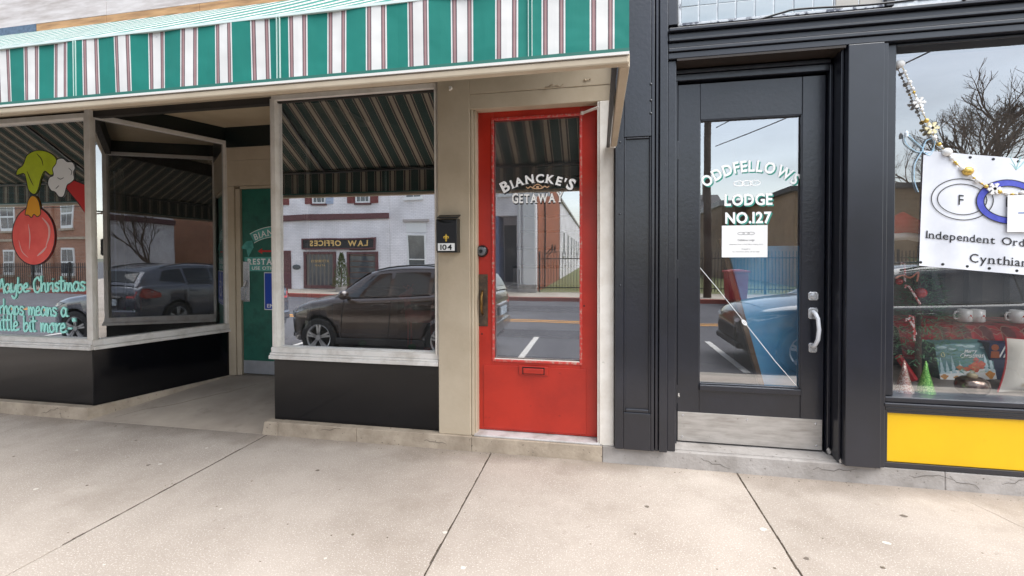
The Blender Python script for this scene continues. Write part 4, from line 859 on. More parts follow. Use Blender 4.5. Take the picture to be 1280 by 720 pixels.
MB().box(1.62, 5.4, 3.07, 3.95, .44, .505).obj('display_ledge', mat('grey_display_ledge', C('#8d857e'), .6, C('#6d665f'), 6), B)
MB().box(.098, 7, 11.8, 12, -.3, 6.9).box(7, 7.2, 2.94, 12, -.3, 6.9).obj('rear_wall', interior, B)
MB().box(.098, 7.2, 2.9, 12, 6.9, 7.1).obj('roof', interior, B)

# ================================================================ CHRISTMAS PAINTING ON THE LEFT WINDOW (generic mitten in place of a character's hand)
YP = 3.058
def pxs(l, Y=YP): return [(at(a, b, Y).x, at(a, b, Y).z) for a, b in l]
T = flatY(YP)
def paint(name, pts, m, off, par=lw, outline=None, closed=True, sm=True, ow=.008):
    p = smooth(pts, 4, True) if sm else pts
    blob(p, T, off).obj(name, m, par)
    if outline: mb = MB(); ribbon(mb, p + [p[0]], ow, T, off + .0002); mb.obj('outline', outline, par)
pg = mat('lime_green_paint', C('#cbdc1e'), .6, C('#bccc1a'), 9); pr = mat('scarlet_paint', C('#c8201e'), .6); prd = mat('ornament_red_paint', C('#ff6a60'), .6, C('#f2564e'), 6); pgo = mat('orange_gold_paint', C('#f0a50c'), .6)
paint('red_sleeve', pxs([(84, 222), (109, 232), (109, 270), (98, 254), (83, 236)]), pr, .0, outline=blackp, sm=False)
paint('green_mitten', pxs([(70, 198), (60, 190), (46, 188), (34, 194), (29, 206), (22, 212), (21, 219), (30, 217), (33, 226), (36, 238), (43, 243), (48, 236), (51, 224), (56, 214), (64, 219), (72, 212)]), pg, .0006, outline=blackp)
for l in ([(46, 192), (52, 199), (54, 207)], [(34, 214), (38, 224), (42, 232)]): mb = MB(); ribbon(mb, smooth(pxs(l), 4), .008, T, .0012, .7); mb.obj('brush_line', blackp, lw)
paint('white_cuff', pxs([(70, 205), (72, 199), (79, 198), (84, 202), (91, 203), (94, 210), (92, 216), (93, 224), (88, 229), (84, 232), (80, 245), (74, 246), (69, 240), (64, 238), (60, 230), (62, 222), (67, 219), (66, 211)]), whitep, .0014, outline=blackp)
for l in ([(72, 222), (76, 224), (80, 222)], [(86, 210), (90, 214), (89, 219)], [(70, 236), (74, 232)]): mb = MB(); ribbon(mb, smooth(pxs(l), 4), .006, T, .0022, .6); mb.obj('brush_line', blackp, lw)
oc = at(42, 295, YP); ew = (at(69, 295, YP).x - at(15.5, 295, YP).x) / 2; eh = (at(42, 261, YP).z - at(42, 334, YP).z) / 2
el = [(oc.x + ew * math.cos(2 * PI * k / 40), oc.z + eh * math.sin(2 * PI * k / 40)) for k in range(40)]
blob(el, T, .0016).obj('red_ornament', prd, lw); mb = MB(); ribbon(mb, el + el[:1], .009, T, .0022); mb.obj('outline', blackp, lw)
paint('gold_cap', pxs([(32, 268), (34, 258), (36, 250), (40, 245), (45, 246), (49, 252), (51, 262), (51, 268), (47, 271), (43, 268), (40, 272), (36, 269)]), pgo, .0028, outline=blackp)
for l, w in (([(53, 272), (61, 282), (62, 294), (58, 308)], .022), ([(47, 320), (54, 314), (59, 308)], .018), ([(36, 280), (38, 296), (37, 312)], .012), ([(24, 300), (28, 314), (36, 322)], .008)):
    mb = MB(); ribbon(mb, smooth(pxs(l), 5), w, T, .0034, .85); mb.obj('brush_highlight', mat('pink_highlight', C('#f2bcb6'), .6), lw)
# brush-script words
SC = {'M': ([[(0, 0), (.12, 1), (.3, .35), (.5, 1), (.62, 0)]], .66), 'a': ([[(.36, .5), (.18, .6), (.02, .3), (.14, 0), (.34, .2), (.38, .58), (.38, .1), (.5, .03)]], .46), 'y': ([[(.02, .6), (.06, .12), (.24, .1), (.36, .55), (.36, -.2), (.2, -.42), (.06, -.25)]], .42),
      'b': ([[(.06, 1), (.05, .1), (.2, 0), (.36, .25), (.24, .55), (.06, .35)]], .4), 'e': ([[(.04, .28), (.3, .38), (.22, .6), (.05, .4), (.1, .03), (.4, .1)]], .4), 'C': ([[(.42, .8), (.3, 1), (.05, .7), (.08, .1), (.3, -.02), (.46, .2)]], .48),
      'h': ([[(.06, 1.05), (.06, 0), (.14, .45), (.3, .55), (.33, .05), (.42, .02)]], .42), 'r': ([[(.06, .58), (.08, 0), (.12, .4), (.3, .58)]], .32), 'i': ([[(.08, .55), (.08, .04), (.18, .02)], [(.08, .82), (.09, .84)]], .2),
      's': ([[(.3, .52), (.12, .58), (.06, .4), (.28, .22), (.2, 0), (.02, .08)]], .34), 't': ([[(.1, .95), (.1, .08), (.24, .03)], [(-.04, .66), (.26, .7)]], .28), 'm': ([[(.04, .55), (.06, 0), (.14, .5), (.26, .45), (.27, 0), (.36, .5), (.48, .45), (.5, .04), (.58, .02)]], .58),
      'n': ([[(.04, .55), (.06, 0), (.16, .5), (.3, .45), (.32, .04), (.4, .02)]], .4), 'p': ([[(.05, .55), (.05, -.4), (.06, .3), (.2, .58), (.36, .3), (.2, .02), (.06, .15)]], .42), 'l': ([[(.08, 1.05), (.07, .08), (.18, .02)]], .2), 'o': ([[(.2, .58), (.03, .35), (.14, 0), (.34, .2), (.24, .58), (.4, .5)]], .42),
      '.': ([[(.05, .02), (.06, .03)]], .14), '"': ([[(.04, .95), (.05, .8)], [(.16, .95), (.17, .8)]], .24), '-': ([[(0, .3), (.2, .3)]], .26)}
def script(text, x, z, h, w, par, dzdx=0, endx=None):
    tot = sum(.3 if c == ' ' else SC[c][1] for c in text); k = h
    kx = (endx - x) / tot if endx else h
    mb = MB(); j = 0
    for c in text:
        if c == ' ': x += .3 * kx; continue
        for st in SC[c][0]:
            p = [(x + a * kx, z + b * k) for a, b in st]; j += 1
            ribbon(mb, smooth(p, 5) if len(p) > 2 else p, w, T, .0005 + .0004 * (j % 4))
        x += SC[c][1] * kx; z += dzdx * SC[c][1] * kx
    return mb.obj('lettering', aqua, par)
a = at(-6, 366, YP); b = at(107, 366, YP); script('Maybe Christmas', a.x, a.z, .125, .018, lw, .035, b.x)
a = at(-14, 392, YP); b = at(84, 392, YP); script('perhaps means a', a.x - .0, a.z, .125, .017, lw, -.01, b.x)
a = at(-4, 412, YP); b = at(95, 412, YP); script('little bit more.-"', a.x, a.z, .13, .018, lw, -.01, b.x)

# ================================================================ ACROSS THE STREET (seen in the glass)
FZ = -.268
def window(par, x0, x1, z0, z1, y, m_frame=trimwhite, panes=(2, 2), axis='y', sgn=1, sillm=None):
    """sash window on a wall that faces +Y (axis y) or +X (axis x); y is the wall face coordinate"""
    def bx(mb, a, b, d0, d1, c, e):
        if axis == 'y': mb.box(a, b, y + sgn * d0, y + sgn * d1, c, e)
        else: mb.box(y + sgn * d0, y + sgn * d1, a, b, c, e)
    mb = MB(); w = .07
    bx(mb, x0, x0 + w, 0, .05, z0, z1); bx(mb, x1 - w, x1, 0, .05, z0, z1); bx(mb, x0 + w, x1 - w, 0, .05, z0, z0 + w); bx(mb, x0 + w, x1 - w, 0, .05, z1 - w, z1)
    zm = (z0 + z1) / 2; bx(mb, x0 + w, x1 - w, .005, .045, zm - .025, zm + .025)
    for k in range(1, panes[0]): xm = x0 + (x1 - x0) * k / panes[0]; bx(mb, xm - .012, xm + .012, .008, .03, z0 + w, z1 - w)
    for k in range(1, panes[1]): zk = z0 + (z1 - z0) * k / panes[1]; bx(mb, x0 + w, x1 - w, .01, .028, zk - .01, zk + .01)
    f = mb.obj('window', m_frame, par)
    g = MB(); bx(g, x0 + .03, x1 - .03, .002, .006, z0 + .03, z1 - .03); g.obj('pane', far_glass, f)
    s = MB(); bx(s, x0 - .06, x1 + .06, 0, .09, z0 - .09, z0 - .003); s.obj('sill', sillm or m_frame, f)
    return f
R20 = 20.0
def m20(px, py): return mir(px, py, R20)
# law office building
wl = -13.9 + .02
lb = thing('law_office_building', 'white painted brick office with gold LAW OFFICES sign and maroon shutters, across the street', 'building', (-13, -14, FZ))
lx0 = -20.5; lx1 = m20(487, 300).x
YW_ = 2 * 3.06 - R20           # wall face
def wx(px): return at(px, 300, R20).x
def wz(px, py): return at(px, py, R20).z
MB().box(lx0, lx1, YW_ - 14, YW_, -.6, 7.6).obj('wall', white_brick, lb)
MB().box(lx0 - .1, lx1, YW_ - 14.1, YW_ + .12, 7.6, 7.9).obj('cornice', maroon, lb)
zb = wz(420, 271); MB().box(lx0, lx1, YW_, YW_ + .14, zb - .14, zb + .14).obj('string_course', maroon, lb, bevel=.02)
shut = mat('maroon_shutter', C('#7c3a36'), .55, C('#6c302e'), 20, stretch=(1, 1, 8))
shutb = mat('pale_blue_shutter', C('#a6b2c6'), .6)
zs0 = wz(450, 253)
for (pa, pb, sl, sr) in ((391, 408, shut, shutb), (445, 463, shut, shut), (338, 352, shut, shut), (282, 297, shut, shut)):
    a, b = wx(pa), wx(pb); window(lb, a, b, zs0, zs0 + 1.5, YW_, trimwhite, (3, 4), sillm=maroon)
    for (c, d, m_) in ((a - .42, a - .03, sl), (b + .03, b + .42, sr)):
        o = MB().box(c, d, YW_, YW_ + .05, zs0 - .02, zs0 + 1.5).obj('shutter', m_, lb)
        for k in range(9): MB().box(c + .05, d - .05, YW_ + .05, YW_ + .07, zs0 + .1 + k * .155, zs0 + .2 + k * .155).obj('slat', m_, o)
for (pa, pb, t, bt) in ((380, 420, 315, 361), (434, 474, 315, 362)):
    a, b = wx(pa), wx(pb); z1, z0 = wz((pa + pb) / 2, t), wz((pa + pb) / 2, bt)
    mb = MB().frame(a, b, z0, z1, .12, YW_, YW_ + .09, .16); w_ = mb.obj('office_window', maroon, lb, bevel=.01)
    MB().box(a + .1, b - .1, YW_ + .01, YW_ + .02, z0 + .1, z1 - .1).obj('pane', far_glass, w_)
    for k in range(7):
        xx = a + .16 + (b - a - .36) * k / 6; MB().box(xx, xx + .09, YW_ + .012, YW_ + .022, z0 + .15, z1 - .13).obj('curtain_fold', mat('grey_curtain', C('#6a645c'), .8), w_) if pa == 380 else MB().box(a + .12, b - .12, YW_ + .012, YW_ + .022, z0 + .2 + k * .28, z0 + .25 + k * .28).obj('blind_slat', mat('brown_blind', C('#5a4238'), .7), w_)
gl_ = lettering('lettering', 'Attorney at Law', (wx(380) + wx(420)) / 2, YW_ + .03, wz(400, 327), .13, goldlet, lb, width=1.1, serif=True, flip=False)
bpy.data.objects.remove(gl_)
def lett_back(name, text, cx, y, z, h, m, par, **k):   # lettering facing +Y
    return lettering(name, text, cx, y, z, h, m, par, flip=True, **k)
cxa = (wx(380) + wx(420)) / 2
lett_back('lettering', 'ATTORNEYS', cxa, YW_ + .03, wz(400, 328), .12, goldlet, lb, width=1.0, serif=True); lett_back('lettering', 'AT LAW', cxa, YW_ + .03, wz(400, 333), .09, goldlet, lb, width=.6, serif=True)
a, b = wx(350), wx(364); MB().box(a - .3, b, YW_, YW_ + .06, -.26, wz(356, 314)).obj('door', maroon, lb)
zs, ze = wz(425, 312), wz(425, 298); a, b = wx(379), wx(471)
sgn_ = thing('law_offices_sign', 'long dark sign with gold LAW OFFICES lettering above the office windows across the street', 'sign', ((a + b) / 2, YW_ + .05, zs))
MB().frame(a, b, zs, ze, .07, YW_ + .01, YW_ + .14).obj('frame', maroon, sgn_, bevel=.01); MB().box(a + .06, b - .06, YW_ + .01, YW_ + .1, zs + .06, ze - .06).obj('board', blackp, sgn_)
lett_back('lettering', 'LAW  OFFICES', (a + b) / 2, YW_ + .104, zs + .17, .27, goldlet, sgn_, width=(b - a) * .81, serif=True, bold=.03)
p = m20(371, 334); mb = MB().lathe((p.x, YW_ + .03, p.z), [(.001, .05), (.18, .03), (.22, 0)], 12, 'y', (1, 1, .6)); tag(mb.obj('wall_plaque', mat('dark_grey_plaque', C('#4c4f52'), .6)), 'dark eagle-shaped plaque on the white wall left of the law office windows', 'plaque')
# dwarf conifer on the pavement
def conifer(x, y, z0, h, r, label):
    t = thing('conifer', label, 'shrub', (x, y, z0)); random.seed(12); MB().cyl((x, y, z0), (x, y, z0 + h * .9), .04, .01, 6).obj('trunk', bark, t); MB().lathe((x, y, z0), [(.22, 0), (.26, .3)], 14).obj('pot', stone_grey, t)
    mb = MB()
    for i in range(1500):
        u = random.random(); hh = h * (.12 + .88 * u); rr = r * (1 - u) ** .7 * random.uniform(.7, 1.08) + .015; a = random.uniform(0, 2 * PI); c = Vector((x + rr * math.cos(a), y + rr * math.sin(a), z0 + hh)); s = random.uniform(.02, .045)
        d = Vector((math.cos(a), math.sin(a), 1.0)) * s; e = Vector((-math.sin(a), math.cos(a), 0)) * s * .6; mb.add([c - e, c + e, c + d * 1.8], [(0, 1, 2)])
    mb.obj('foliage', mat('conifer_green', C('#5f7034'), .9, C('#414f26'), 9), t)
p = mir(427, 365, 18.9); conifer(p.x, p.y, FZ, 1.75, .38, 'small dark conical evergreen in a pot between the law office windows')
# second white building
x0_, x1_ = lx1 + .005, wx(669)
wb = thing('white_brick_building', 'plain white painted brick building with blue door, right of the law office', 'building', ((x0_ + x1_) / 2, -15, FZ))
bx0, bx1 = wx(617.5), wx(646)
MB().box(x0_, bx0, YW_ - 12, YW_ - .02, -.6, 6.9).box(bx1, x1_, YW_ - 12, YW_ - .02, -.6, 6.9).box(bx0, bx1, YW_ - 12, YW_ - .02, wz(632, 270), 6.9).box(bx0, bx1, YW_ - 12, YW_ - 1.2, -.6, wz(632, 270)).obj('wall', white_brick, wb)
a, b = wx(508.5), wx(532); window(wb, a, b, wz(520, 331) - .9, wz(520, 293), YW_ - .02, trimwhite, (1, 1)); MB().box(a - .15, b + .15, YW_ - .02, YW_ + .1, wz(520, 277), wz(520, 274)).obj('lintel', mat('weathered_lintel', C('#a8a09c'), .7), wb)
MB().box(a - .02, b + .02, YW_ - .02, YW_ + .0, wz(520, 291), wz(520, 278)).obj('blind_panel', trimwhite, wb)
for pa in (560, 585): window(wb, wx(pa), wx(pa) + .9, wz(520, 331) - .9, wz(520, 293), YW_ - .02, trimwhite, (1, 1))
for k in range(5): window(wb, x0_ + .8 + k * 1.5, x0_ + 1.6 + k * 1.5, 4.1, 5.6, YW_ - .02, trimwhite, (2, 2))
dblue = mat('dark_blue_door', C('#27313f'), .5, C('#1f2936'), 5)
MB().box(bx0 + .25, bx1 - .25, YW_ - 1.2, YW_ - 1.12, -.1, wz(632, 280)).obj('blue_door', dblue, wb); MB().box(bx0, bx0 + .2, YW_ - 1.15, YW_ - .03, -.2, wz(632, 270)).obj('door_surround', mat('blue_trim', C('#3c5378'), .5), wb)
MB().box(bx0 + .45, bx0 + .75, YW_ - 1.12, YW_ - 1.1, 1.3, 1.75).obj('door_pane', far_glass, wb)
for k in range(3): MB().box(bx0 - .2, bx1 + .15, YW_ - .9 + k * .3, YW_ - .6 + k * .3, -.27, .14 - k * .13).obj('step', stone_grey, wb)
MB().cyl((bx1 + .1, YW_ + .1, -.2), (bx1 + .1, YW_ + .1, .75), .02).bar((bx1 + .1, YW_ + .1, .75), (bx1 + .05, YW_ - .8, 1.15), .03, .03).obj('handrail', iron, wb)
MB().box(x1_ - .55, x1_ - .02, YW_ - .02, YW_ + .1, -.25, 5.6).obj('pilaster', trimwhite, wb, bevel=.02); MB().cyl((x1_ - .7, YW_ + .05, -.25), (x1_ - .7, YW_ + .05, 6.5), .05).obj('downpipe', trimwhite, wb)
MB().box(x1_ - .75, x1_ + .05, YW_ - .02, YW_ + .2, -.27, .1).obj('pilaster_base', stone_grey, wb, bevel=.03)
MB().box(x1_ - .005, x1_ + .03, YW_ - 12, YW_ - .55, -.6, 6.88).obj('orange_side_wall', orange_brick, wb)
oy = YW_ - 12.3; ox1 = x1_ + .05; oh = at(698, 250, 32.3).z
ob_ = thing('white_side_building', 'long low white painted building beside the lawn, behind the orange brick side wall', 'building', (ox1 - 4, oy, FZ))
MB().box(ox1 - 8, ox1, oy - 34, oy, -.6, oh).obj('wall', white_brick, ob_); MB().box(ox1 - 8.1, ox1 + .12, oy - 34.1, oy + .05, oh, oh + .2).obj('parapet_cap', stone_grey, ob_)
for k in range(6): window(ob_, oy - 4 - k * 5, oy - 2.6 - k * 5, 1.4, 3.2, ox1, trimwhite, (2, 2), axis='x')
MB().cyl((x1_ + .1, YW_ - 2.6, -.3), (x1_ + .1, YW_ - 2.6, 4.6), .04).obj('conduit', iron, wb)
for dy in (.0, 1.5):
    cx_, cy_ = x1_ + .35, YW_ - 3.0 - dy; mb = MB(); n_ = 16
    mb.add([(cx_ + .02 + .07 * (q * q), cy_ + .24 * q * math.cos(2 * PI * k / n_), 1.75 + .24 * q * math.sin(2 * PI * k / n_)) for q in (.05, .4, .7, 1) for k in range(n_)], [(i * n_ + k, i * n_ + (k + 1) % n_, (i + 1) * n_ + (k + 1) % n_, (i + 1) * n_ + k) for i in range(3) for k in range(n_)])
    mb.bar((cx_, cy_, 1.72), (x1_ + .03, cy_ - .1, 1.4), .04, .04).bar((cx_ + .03, cy_, 1.53), (cx_ + .35, cy_, 1.6), .02, .02)
    t = mb.obj('satellite_dish', iron)
    tag(t, ('dark satellite dish on the orange brick wall, nearer the street' if dy == 0 else 'dark satellite dish on the orange brick wall, farther from the street'), 'dish', 'dishes on the orange wall')
def fence(name, label, p, q, h, z0, gap=.13, r=.012, posts=2.4, rails=(.12, .86)):
    t = thing(name, label, 'fence', (p[0], p[1], z0)); P = Vector((*p, z0)); Q = Vector((*q, z0)); L_ = (Q - P).length; d = (Q - P) / L_; n = int(L_ / gap)
    for f in rails: MB().bar(P + Vector((0, 0, h * f)), Q + Vector((0, 0, h * f)), .035, .04).obj('rail', iron, t)
    bar = None
    for i in range(n + 1):
        c = P + d * (i * gap)
        if i % int(posts / gap) == 0: MB().box(c.x - .035, c.x + .035, c.y - .035, c.y + .035, z0, z0 + h + .08).obj('post', iron, t); continue
        if bar is None:
            bar = MB().box(c.x - r, c.x + r, c.y - r, c.y + r, z0 + .06, z0 + h).add([(c.x - r, c.y - r, z0 + h), (c.x + r, c.y - r, z0 + h), (c.x + r, c.y + r, z0 + h), (c.x - r, c.y + r, z0 + h), (c.x, c.y, z0 + h + .06)], [(0, 1, 4), (1, 2, 4), (2, 3, 4), (3, 0, 4)]).obj('picket', iron, t); b0 = c.copy()
        else: o = bar.copy(); COL.objects.link(o); o.location = Vector(bar.location) + (c - b0)
    return t
fy = -14.0
fence('iron_fence', 'tall black iron fence along the far pavement in front of the lawn', (x1_ + .15, fy), (13.0, fy), 1.75, FZ)
# utility poles + wires
def pole(x, y, h, label, z0=-.3, cross=True):
    t = thing('utility_pole', label, 'pole', (x, y, z0)); MB().cyl((x, y, z0), (x, y, z0 + h), .15, .11, 14).obj('shaft', mat('pole_wood', C('#4a382e'), .9, C('#35281f'), 5, stretch=(1, 1, .1)), t, smooth=True)
    if cross:
        MB().box(x - .9, x + .9, y + .12, y + .22, z0 + h - .6, z0 + h - .48).obj('crossarm', bark, t)
        for k in range(4): MB().lathe((x + .32, y + .1, z0 + h - 2.2 + k * .28), [(.03, -.05), (.07, -.04), (.04, 0), (.07, .04), (.03, .06)], 10).bar((x + .1, y, z0 + h - 2.2 + k * .28), (x + .32, y + .1, z0 + h - 2.2 + k * .28), .03, .03).obj('insulator', stone_grey if k % 2 else iron, t)
    return t
pp = mir(884, 300, 18.4, 3.15); pole(pp.x, pp.y, 9.6, 'brown wooden utility pole with insulators on the far kerb, seen in the lodge door glass', -.3)
pole(9.2, .95, 8.6, 'wooden utility pole on the near kerb right of the lodge building', -.2, False)
def wire(p, q, sag, label):
    p = Vector(p); q = Vector(q); pts = [p.lerp(q, k / 16) - Vector((0, 0, sag * 4 * (k / 16) * (1 - k / 16))) for k in range(17)]
    tag(MB().tube(pts, .018, 5).obj('overhead_wire', iron), label, 'wire', 'wires over the street')
for i, (pz, qz, sg_, lb_) in enumerate(((6.9, 8.3, .25, 'uppermost'), (6.2, 7.5, .3, 'second from the top'), (5.5, 6.4, .3, 'lowest'))):
    wire((pp.x + .3, pp.y, pz), (9.2, .95, qz), sg_, 'dark wire from the far pole across the street, %s of three' % lb_)
wire((-11, YW_ + .3, 6.2), (-1.6, YW_ + .4, 5.6), .4, 'dark wire along the white building front across the street')
wire((pp.x, pp.y, 7.0), (-3.2, oy + 8, 5.4), .4, 'dark wire from the pole over the lawn toward the orange building')
wire((-36, -11.6, 3.9), (-12, -12.6, 4.1), .1, 'dark wire in front of the red brick building at the far left')
# tan brick warehouse + small houses seen in the lodge door, right brick pier
a, b = at(902, 300, 34), at(992, 300, 34); yy = 6.3 - 34
tb = thing('tan_brick_building', 'low tan brick building with flat roof behind the fence, seen in the lodge door glass', 'building', ((a.x + b.x) / 2, yy, FZ))
hz = at(940, 256, 34).z; MB().box(a.x, b.x, yy - 12, yy, -.6, hz).obj('wall', tan_brick, tb); MB().box(a.x - .2, b.x + .2, yy - 12.2, yy + .2, hz, hz + .35).obj('roof_edge', mat('grey_roof_edge', C('#8d8f92'), .6), tb)
for k in range(3): window(tb, a.x + 1 + k * 1.7, a.x + 1.9 + k * 1.7, 1.2, 2.6, yy, trimwhite, (2, 2))
a, b = at(992.5, 300, 26), at(1060, 300, 26); yy = 6.3 - 26
rb = thing('tan_sided_building', 'tall tan clapboard building at the right across the street', 'building', ((a.x + b.x) / 2, yy, FZ))
sid = mat('tan_siding', C('#a48a6c'), .7, C('#937a5f'), 2)
X0s, X1s = a.x, at(1165, 300, 26).x + 1.5
hz = at(1130, 236, 26).z
MB().box(X0s, X1s, yy - 10, yy, -.6, hz).obj('wall', sid, rb); MB().box(X0s - .3, X1s + .3, yy - 10.3, yy + .35, hz, hz + .25).obj('roof', mat('dark_roof', C('#4b4a4c'), .8), rb)
nb = int((hz + .1) / .2)
cb = None
for k in range(nb):
    mbk = MB().add([(X0s, yy + .03, -.25 + k * .2), (X1s, yy + .03, -.25 + k * .2), (X1s, yy + .005, -.06 + k * .2), (X0s, yy + .005, -.06 + k * .2)], [(0, 1, 2, 3)]); mbk.obj('clapboard', sid, rb)
for k in range(3): window(rb, X0s + 1.6 + 4.2 * k, X0s + 2.6 + 4.2 * k, 1.2, 2.7, yy + .03, trimwhite, (1, 1))
yy = 6.3 - 48; a, b = at(868, 300, 48), at(905, 300, 48)
hb_ = thing('grey_house', 'grey house with dark roof and chimney far behind the utility pole', 'building', ((a.x + b.x) / 2, yy, FZ)); hz = at(885, 268, 48).z
MB().box(a.x, b.x, yy - 8, yy, -.6, hz).obj('wall', mat('grey_siding', C('#8a8788'), .8, C('#77767a'), 1), hb_)
MB().add([(a.x - .4, yy + .4, hz), (b.x + .4, yy + .4, hz), (b.x + .4, yy - 8.4, hz), (a.x - .4, yy - 8.4, hz), (a.x - .4, yy - 4, hz + 2.4), (b.x + .4, yy - 4, hz + 2.4)], [(0, 1, 5, 4), (3, 4, 5, 2), (0, 4, 3), (1, 2, 5), (0, 3, 2, 1)]).obj('roof', mat('dark_roof2', C('#4b4a4c'), .8), hb_)
MB().box(b.x - 1.4, b.x - .7, yy - 3, yy - 2.3, hz + .5, hz + 3.6).obj('chimney', far_brick, hb_)
for k in range(2): window(hb_, a.x + .5 + k * 1.3, a.x + 1.3 + k * 1.3, .8, 2.4, yy, trimwhite, (2, 2))
# red wheelie bin
bp_ = mir(920, 387, 17.2, 3.15); bt = thing('red_bin', 'dark red wheeled rubbish bin standing by the far fence', 'bin', (bp_.x, bp_.y, FZ))
bm_ = mat('bin_red_plastic', C('#a3202c'), .45); x, y = bp_.x, bp_.y
MB().add([(x - .29, y - .30, FZ + .06), (x + .29, y - .30, FZ + .06), (x + .29, y + .30, FZ + .06), (x - .29, y + .30, FZ + .06), (x - .33, y - .34, FZ + 1.0), (x + .33, y - .34, FZ + 1.0), (x + .33, y + .34, FZ + 1.0), (x - .33, y + .34, FZ + 1.0)], BF).obj('body', bm_, bt, bevel=.03)
MB().box(x - .37, x + .37, y - .4, y + .38, FZ + 1.0, FZ + 1.07).box(x - .2, x + .2, y - .3, y + .3, FZ + 1.07, FZ + 1.1).obj('lid', bm_, bt, bevel=.02)
for s in (-1, 1): MB().cyl((x + s * .2, y - .3, FZ + .1), (x + s * .27, y - .3, FZ + .1), .1).obj('wheel', iron, bt)
# brick apartment house far left, at an angle
ang = math.radians(-38)
cA = mir(108, 300, 27); cB_ = mir(-60, 300, 34)
def red_block(name, label, P, Q, h, depth):
    t = thing(name, label, 'building', (P.x, P.y, -.5)); P = Vector((P.x, P.y, 0)); Q = Vector((Q.x, Q.y, 0)); d = (Q - P).normalized(); n_ = Vector((-d.y, d.x, 0)); 
    if n_.y > 0: n_ = -n_          # away from the street
    L_ = (Q - P).length
    def W_(u, dep, z): return P + d * u - n_ * dep + Vector((0, 0, z))
    def pb(name, u0, u1, d0, d1, z0, z1, m, par=t):
        mb = MB(); mb.add([W_(u0, d0, z0), W_(u1, d0, z0), W_(u1, d1, z0), W_(u0, d1, z0), W_(u0, d0, z1), W_(u1, d0, z1), W_(u1, d1, z1), W_(u0, d1, z1)], BF); return mb.obj(name, m, par)
    pb('wall', 0, L_, -depth, 0, -.8, h, red_brick); pb('cornice', -.1, L_ + .1, -depth, .18, h, h + .5, stone_tan)
    pb('string_course', 0, L_, 0, .08, 2.35, 2.5, stone_tan)
    k = 0; u = .8
    while u < L_ - 1.5:
        for z0, z1 in ((.3, 1.85), (3.0, 4.7), (6.2, 7.8)):
            if z1 > h: continue
            f = pb('window', u, u + 1.25, 0, .05, z0, z1, trimwhite)
            for (a_, b_) in ((.1, .6), (.65, 1.15)):
                for (c_, e_) in ((.1, .47), (.53, .93)): pb('pane', u + a_, u + b_, .051, .056, z0 + (z1 - z0) * c_, z0 + (z1 - z0) * e_, far_glass, f)
            pb('sill', u - .1, u + 1.35, 0, .12, z0 - .12, z0 - .002, stone_tan, f)
        u += 3.1; k += 1
        if k % 2 == 0 and u < L_ - 1.5: pb('brick_pilaster', u - 1.1, u - .6, 0, .12, -.7, h, red_brick)
    return t
red_block('red_brick_building', 'large warm red brick building with white sash windows at the left end of the street', mir(150, 300, 19.5), mir(-230, 300, 26), 8.2, 10)
fence('iron_fence', 'black iron fence before the red brick building at the far left', (-38, -11.9), (-21.2, -12.3), 1.3, FZ)
db = thing('distant_pale_building', 'distant pale building closing the street far to the left', 'building', (-75, -6, -.4))
MB().box(-90, -75, -14, 9, -.6, 6.5).obj('wall', mat('pale_render', C('#cfcbc4'), .8, C('#b9b4ac'), .3), db); MB().box(-90, -74.8, -14.3, 9.3, 6.5, 7).obj('roof_edge', stone_grey, db)
for k in range(6): window(db, -12.5 + k * 3.6, -10.9 + k * 3.6, 2.8, 5.0, -75, trimwhite, (2, 2), axis='x')
struct(MB().box(-60, -21, -40, -13.9, -.6, -.27).obj('grass_strip', lawn))
# ---- bare trees
def bare_tree(name, label, base, h, seed, spread=.55, levels=6, r0=.16, fork=.28, group=None, tcol=None):
    random.seed(seed); t = thing(name, label, 'tree', base, group); base = Vector(base); tr = MB(); br = MB()
    def grow(p, d, l, r, lv):
        q = p; dd = d.copy(); pts = [p]; rs = [r]
        for k in range(4):
            dd = (dd + Vector((random.gauss(0, .10), random.gauss(0, .10), random.gauss(.03, .06)))).normalized(); q = q + dd * l / 4; pts.append(q); rs.append(r * (1 - .35 * (k + 1) / 4))
        (tr if lv == levels else br).tube(pts, rs, 7 if lv >= levels - 1 else (4 if lv > 1 else 3))
        if lv <= 0: return
        nchild = 3 if lv > 1 else 5
        for c in range(nchild):
            ax = dd.orthogonal().normalized(); ax.rotate(Matrix.Rotation(random.uniform(0, 2 * PI), 3, dd)); nd = dd.copy(); nd.rotate(Matrix.Rotation(random.uniform(.25, spread + .15), 3, ax)); nd.z += .08; nd.normalize()
            s = pts[-1] if c < 2 else pts[random.choice((2, 3))]
            grow(s, nd, l * random.uniform(.62, .88), r * (.68 if c < 2 else .5), lv - 1)
    grow(base, Vector((0, 0, 1)), h * fork, r0, levels)
    tr.obj('trunk', bark, t, smooth=True); br.obj('crown', bark, t)
    return t
tp = mir(1243, 320, 30, 3.05); bare_tree('bare_tree', 'large spreading bare winter tree seen in the right shop window', (tp.x, tp.y, -.3), 18, 5, .6, 7, .26, .19)
tp = mir(1150, 320, 42, 3.05); bare_tree('bare_tree', 'smaller distant bare tree left of the large bare tree', (tp.x, tp.y, -.3), 9, 11, .5, 6, .14, .2)
tp = mir(1330, 320, 34, 3.05); bare_tree('bare_tree', 'bare tree at the far right behind the large one', (tp.x, tp.y, -.3), 12, 19, .5, 6, .2, .2)
bare_tree('bare_tree', 'young bare street tree by the kerb behind the parked silver-grey car', (-17.5, -11.9, FZ), 5.5, 23, .4, 5, .08, .25)

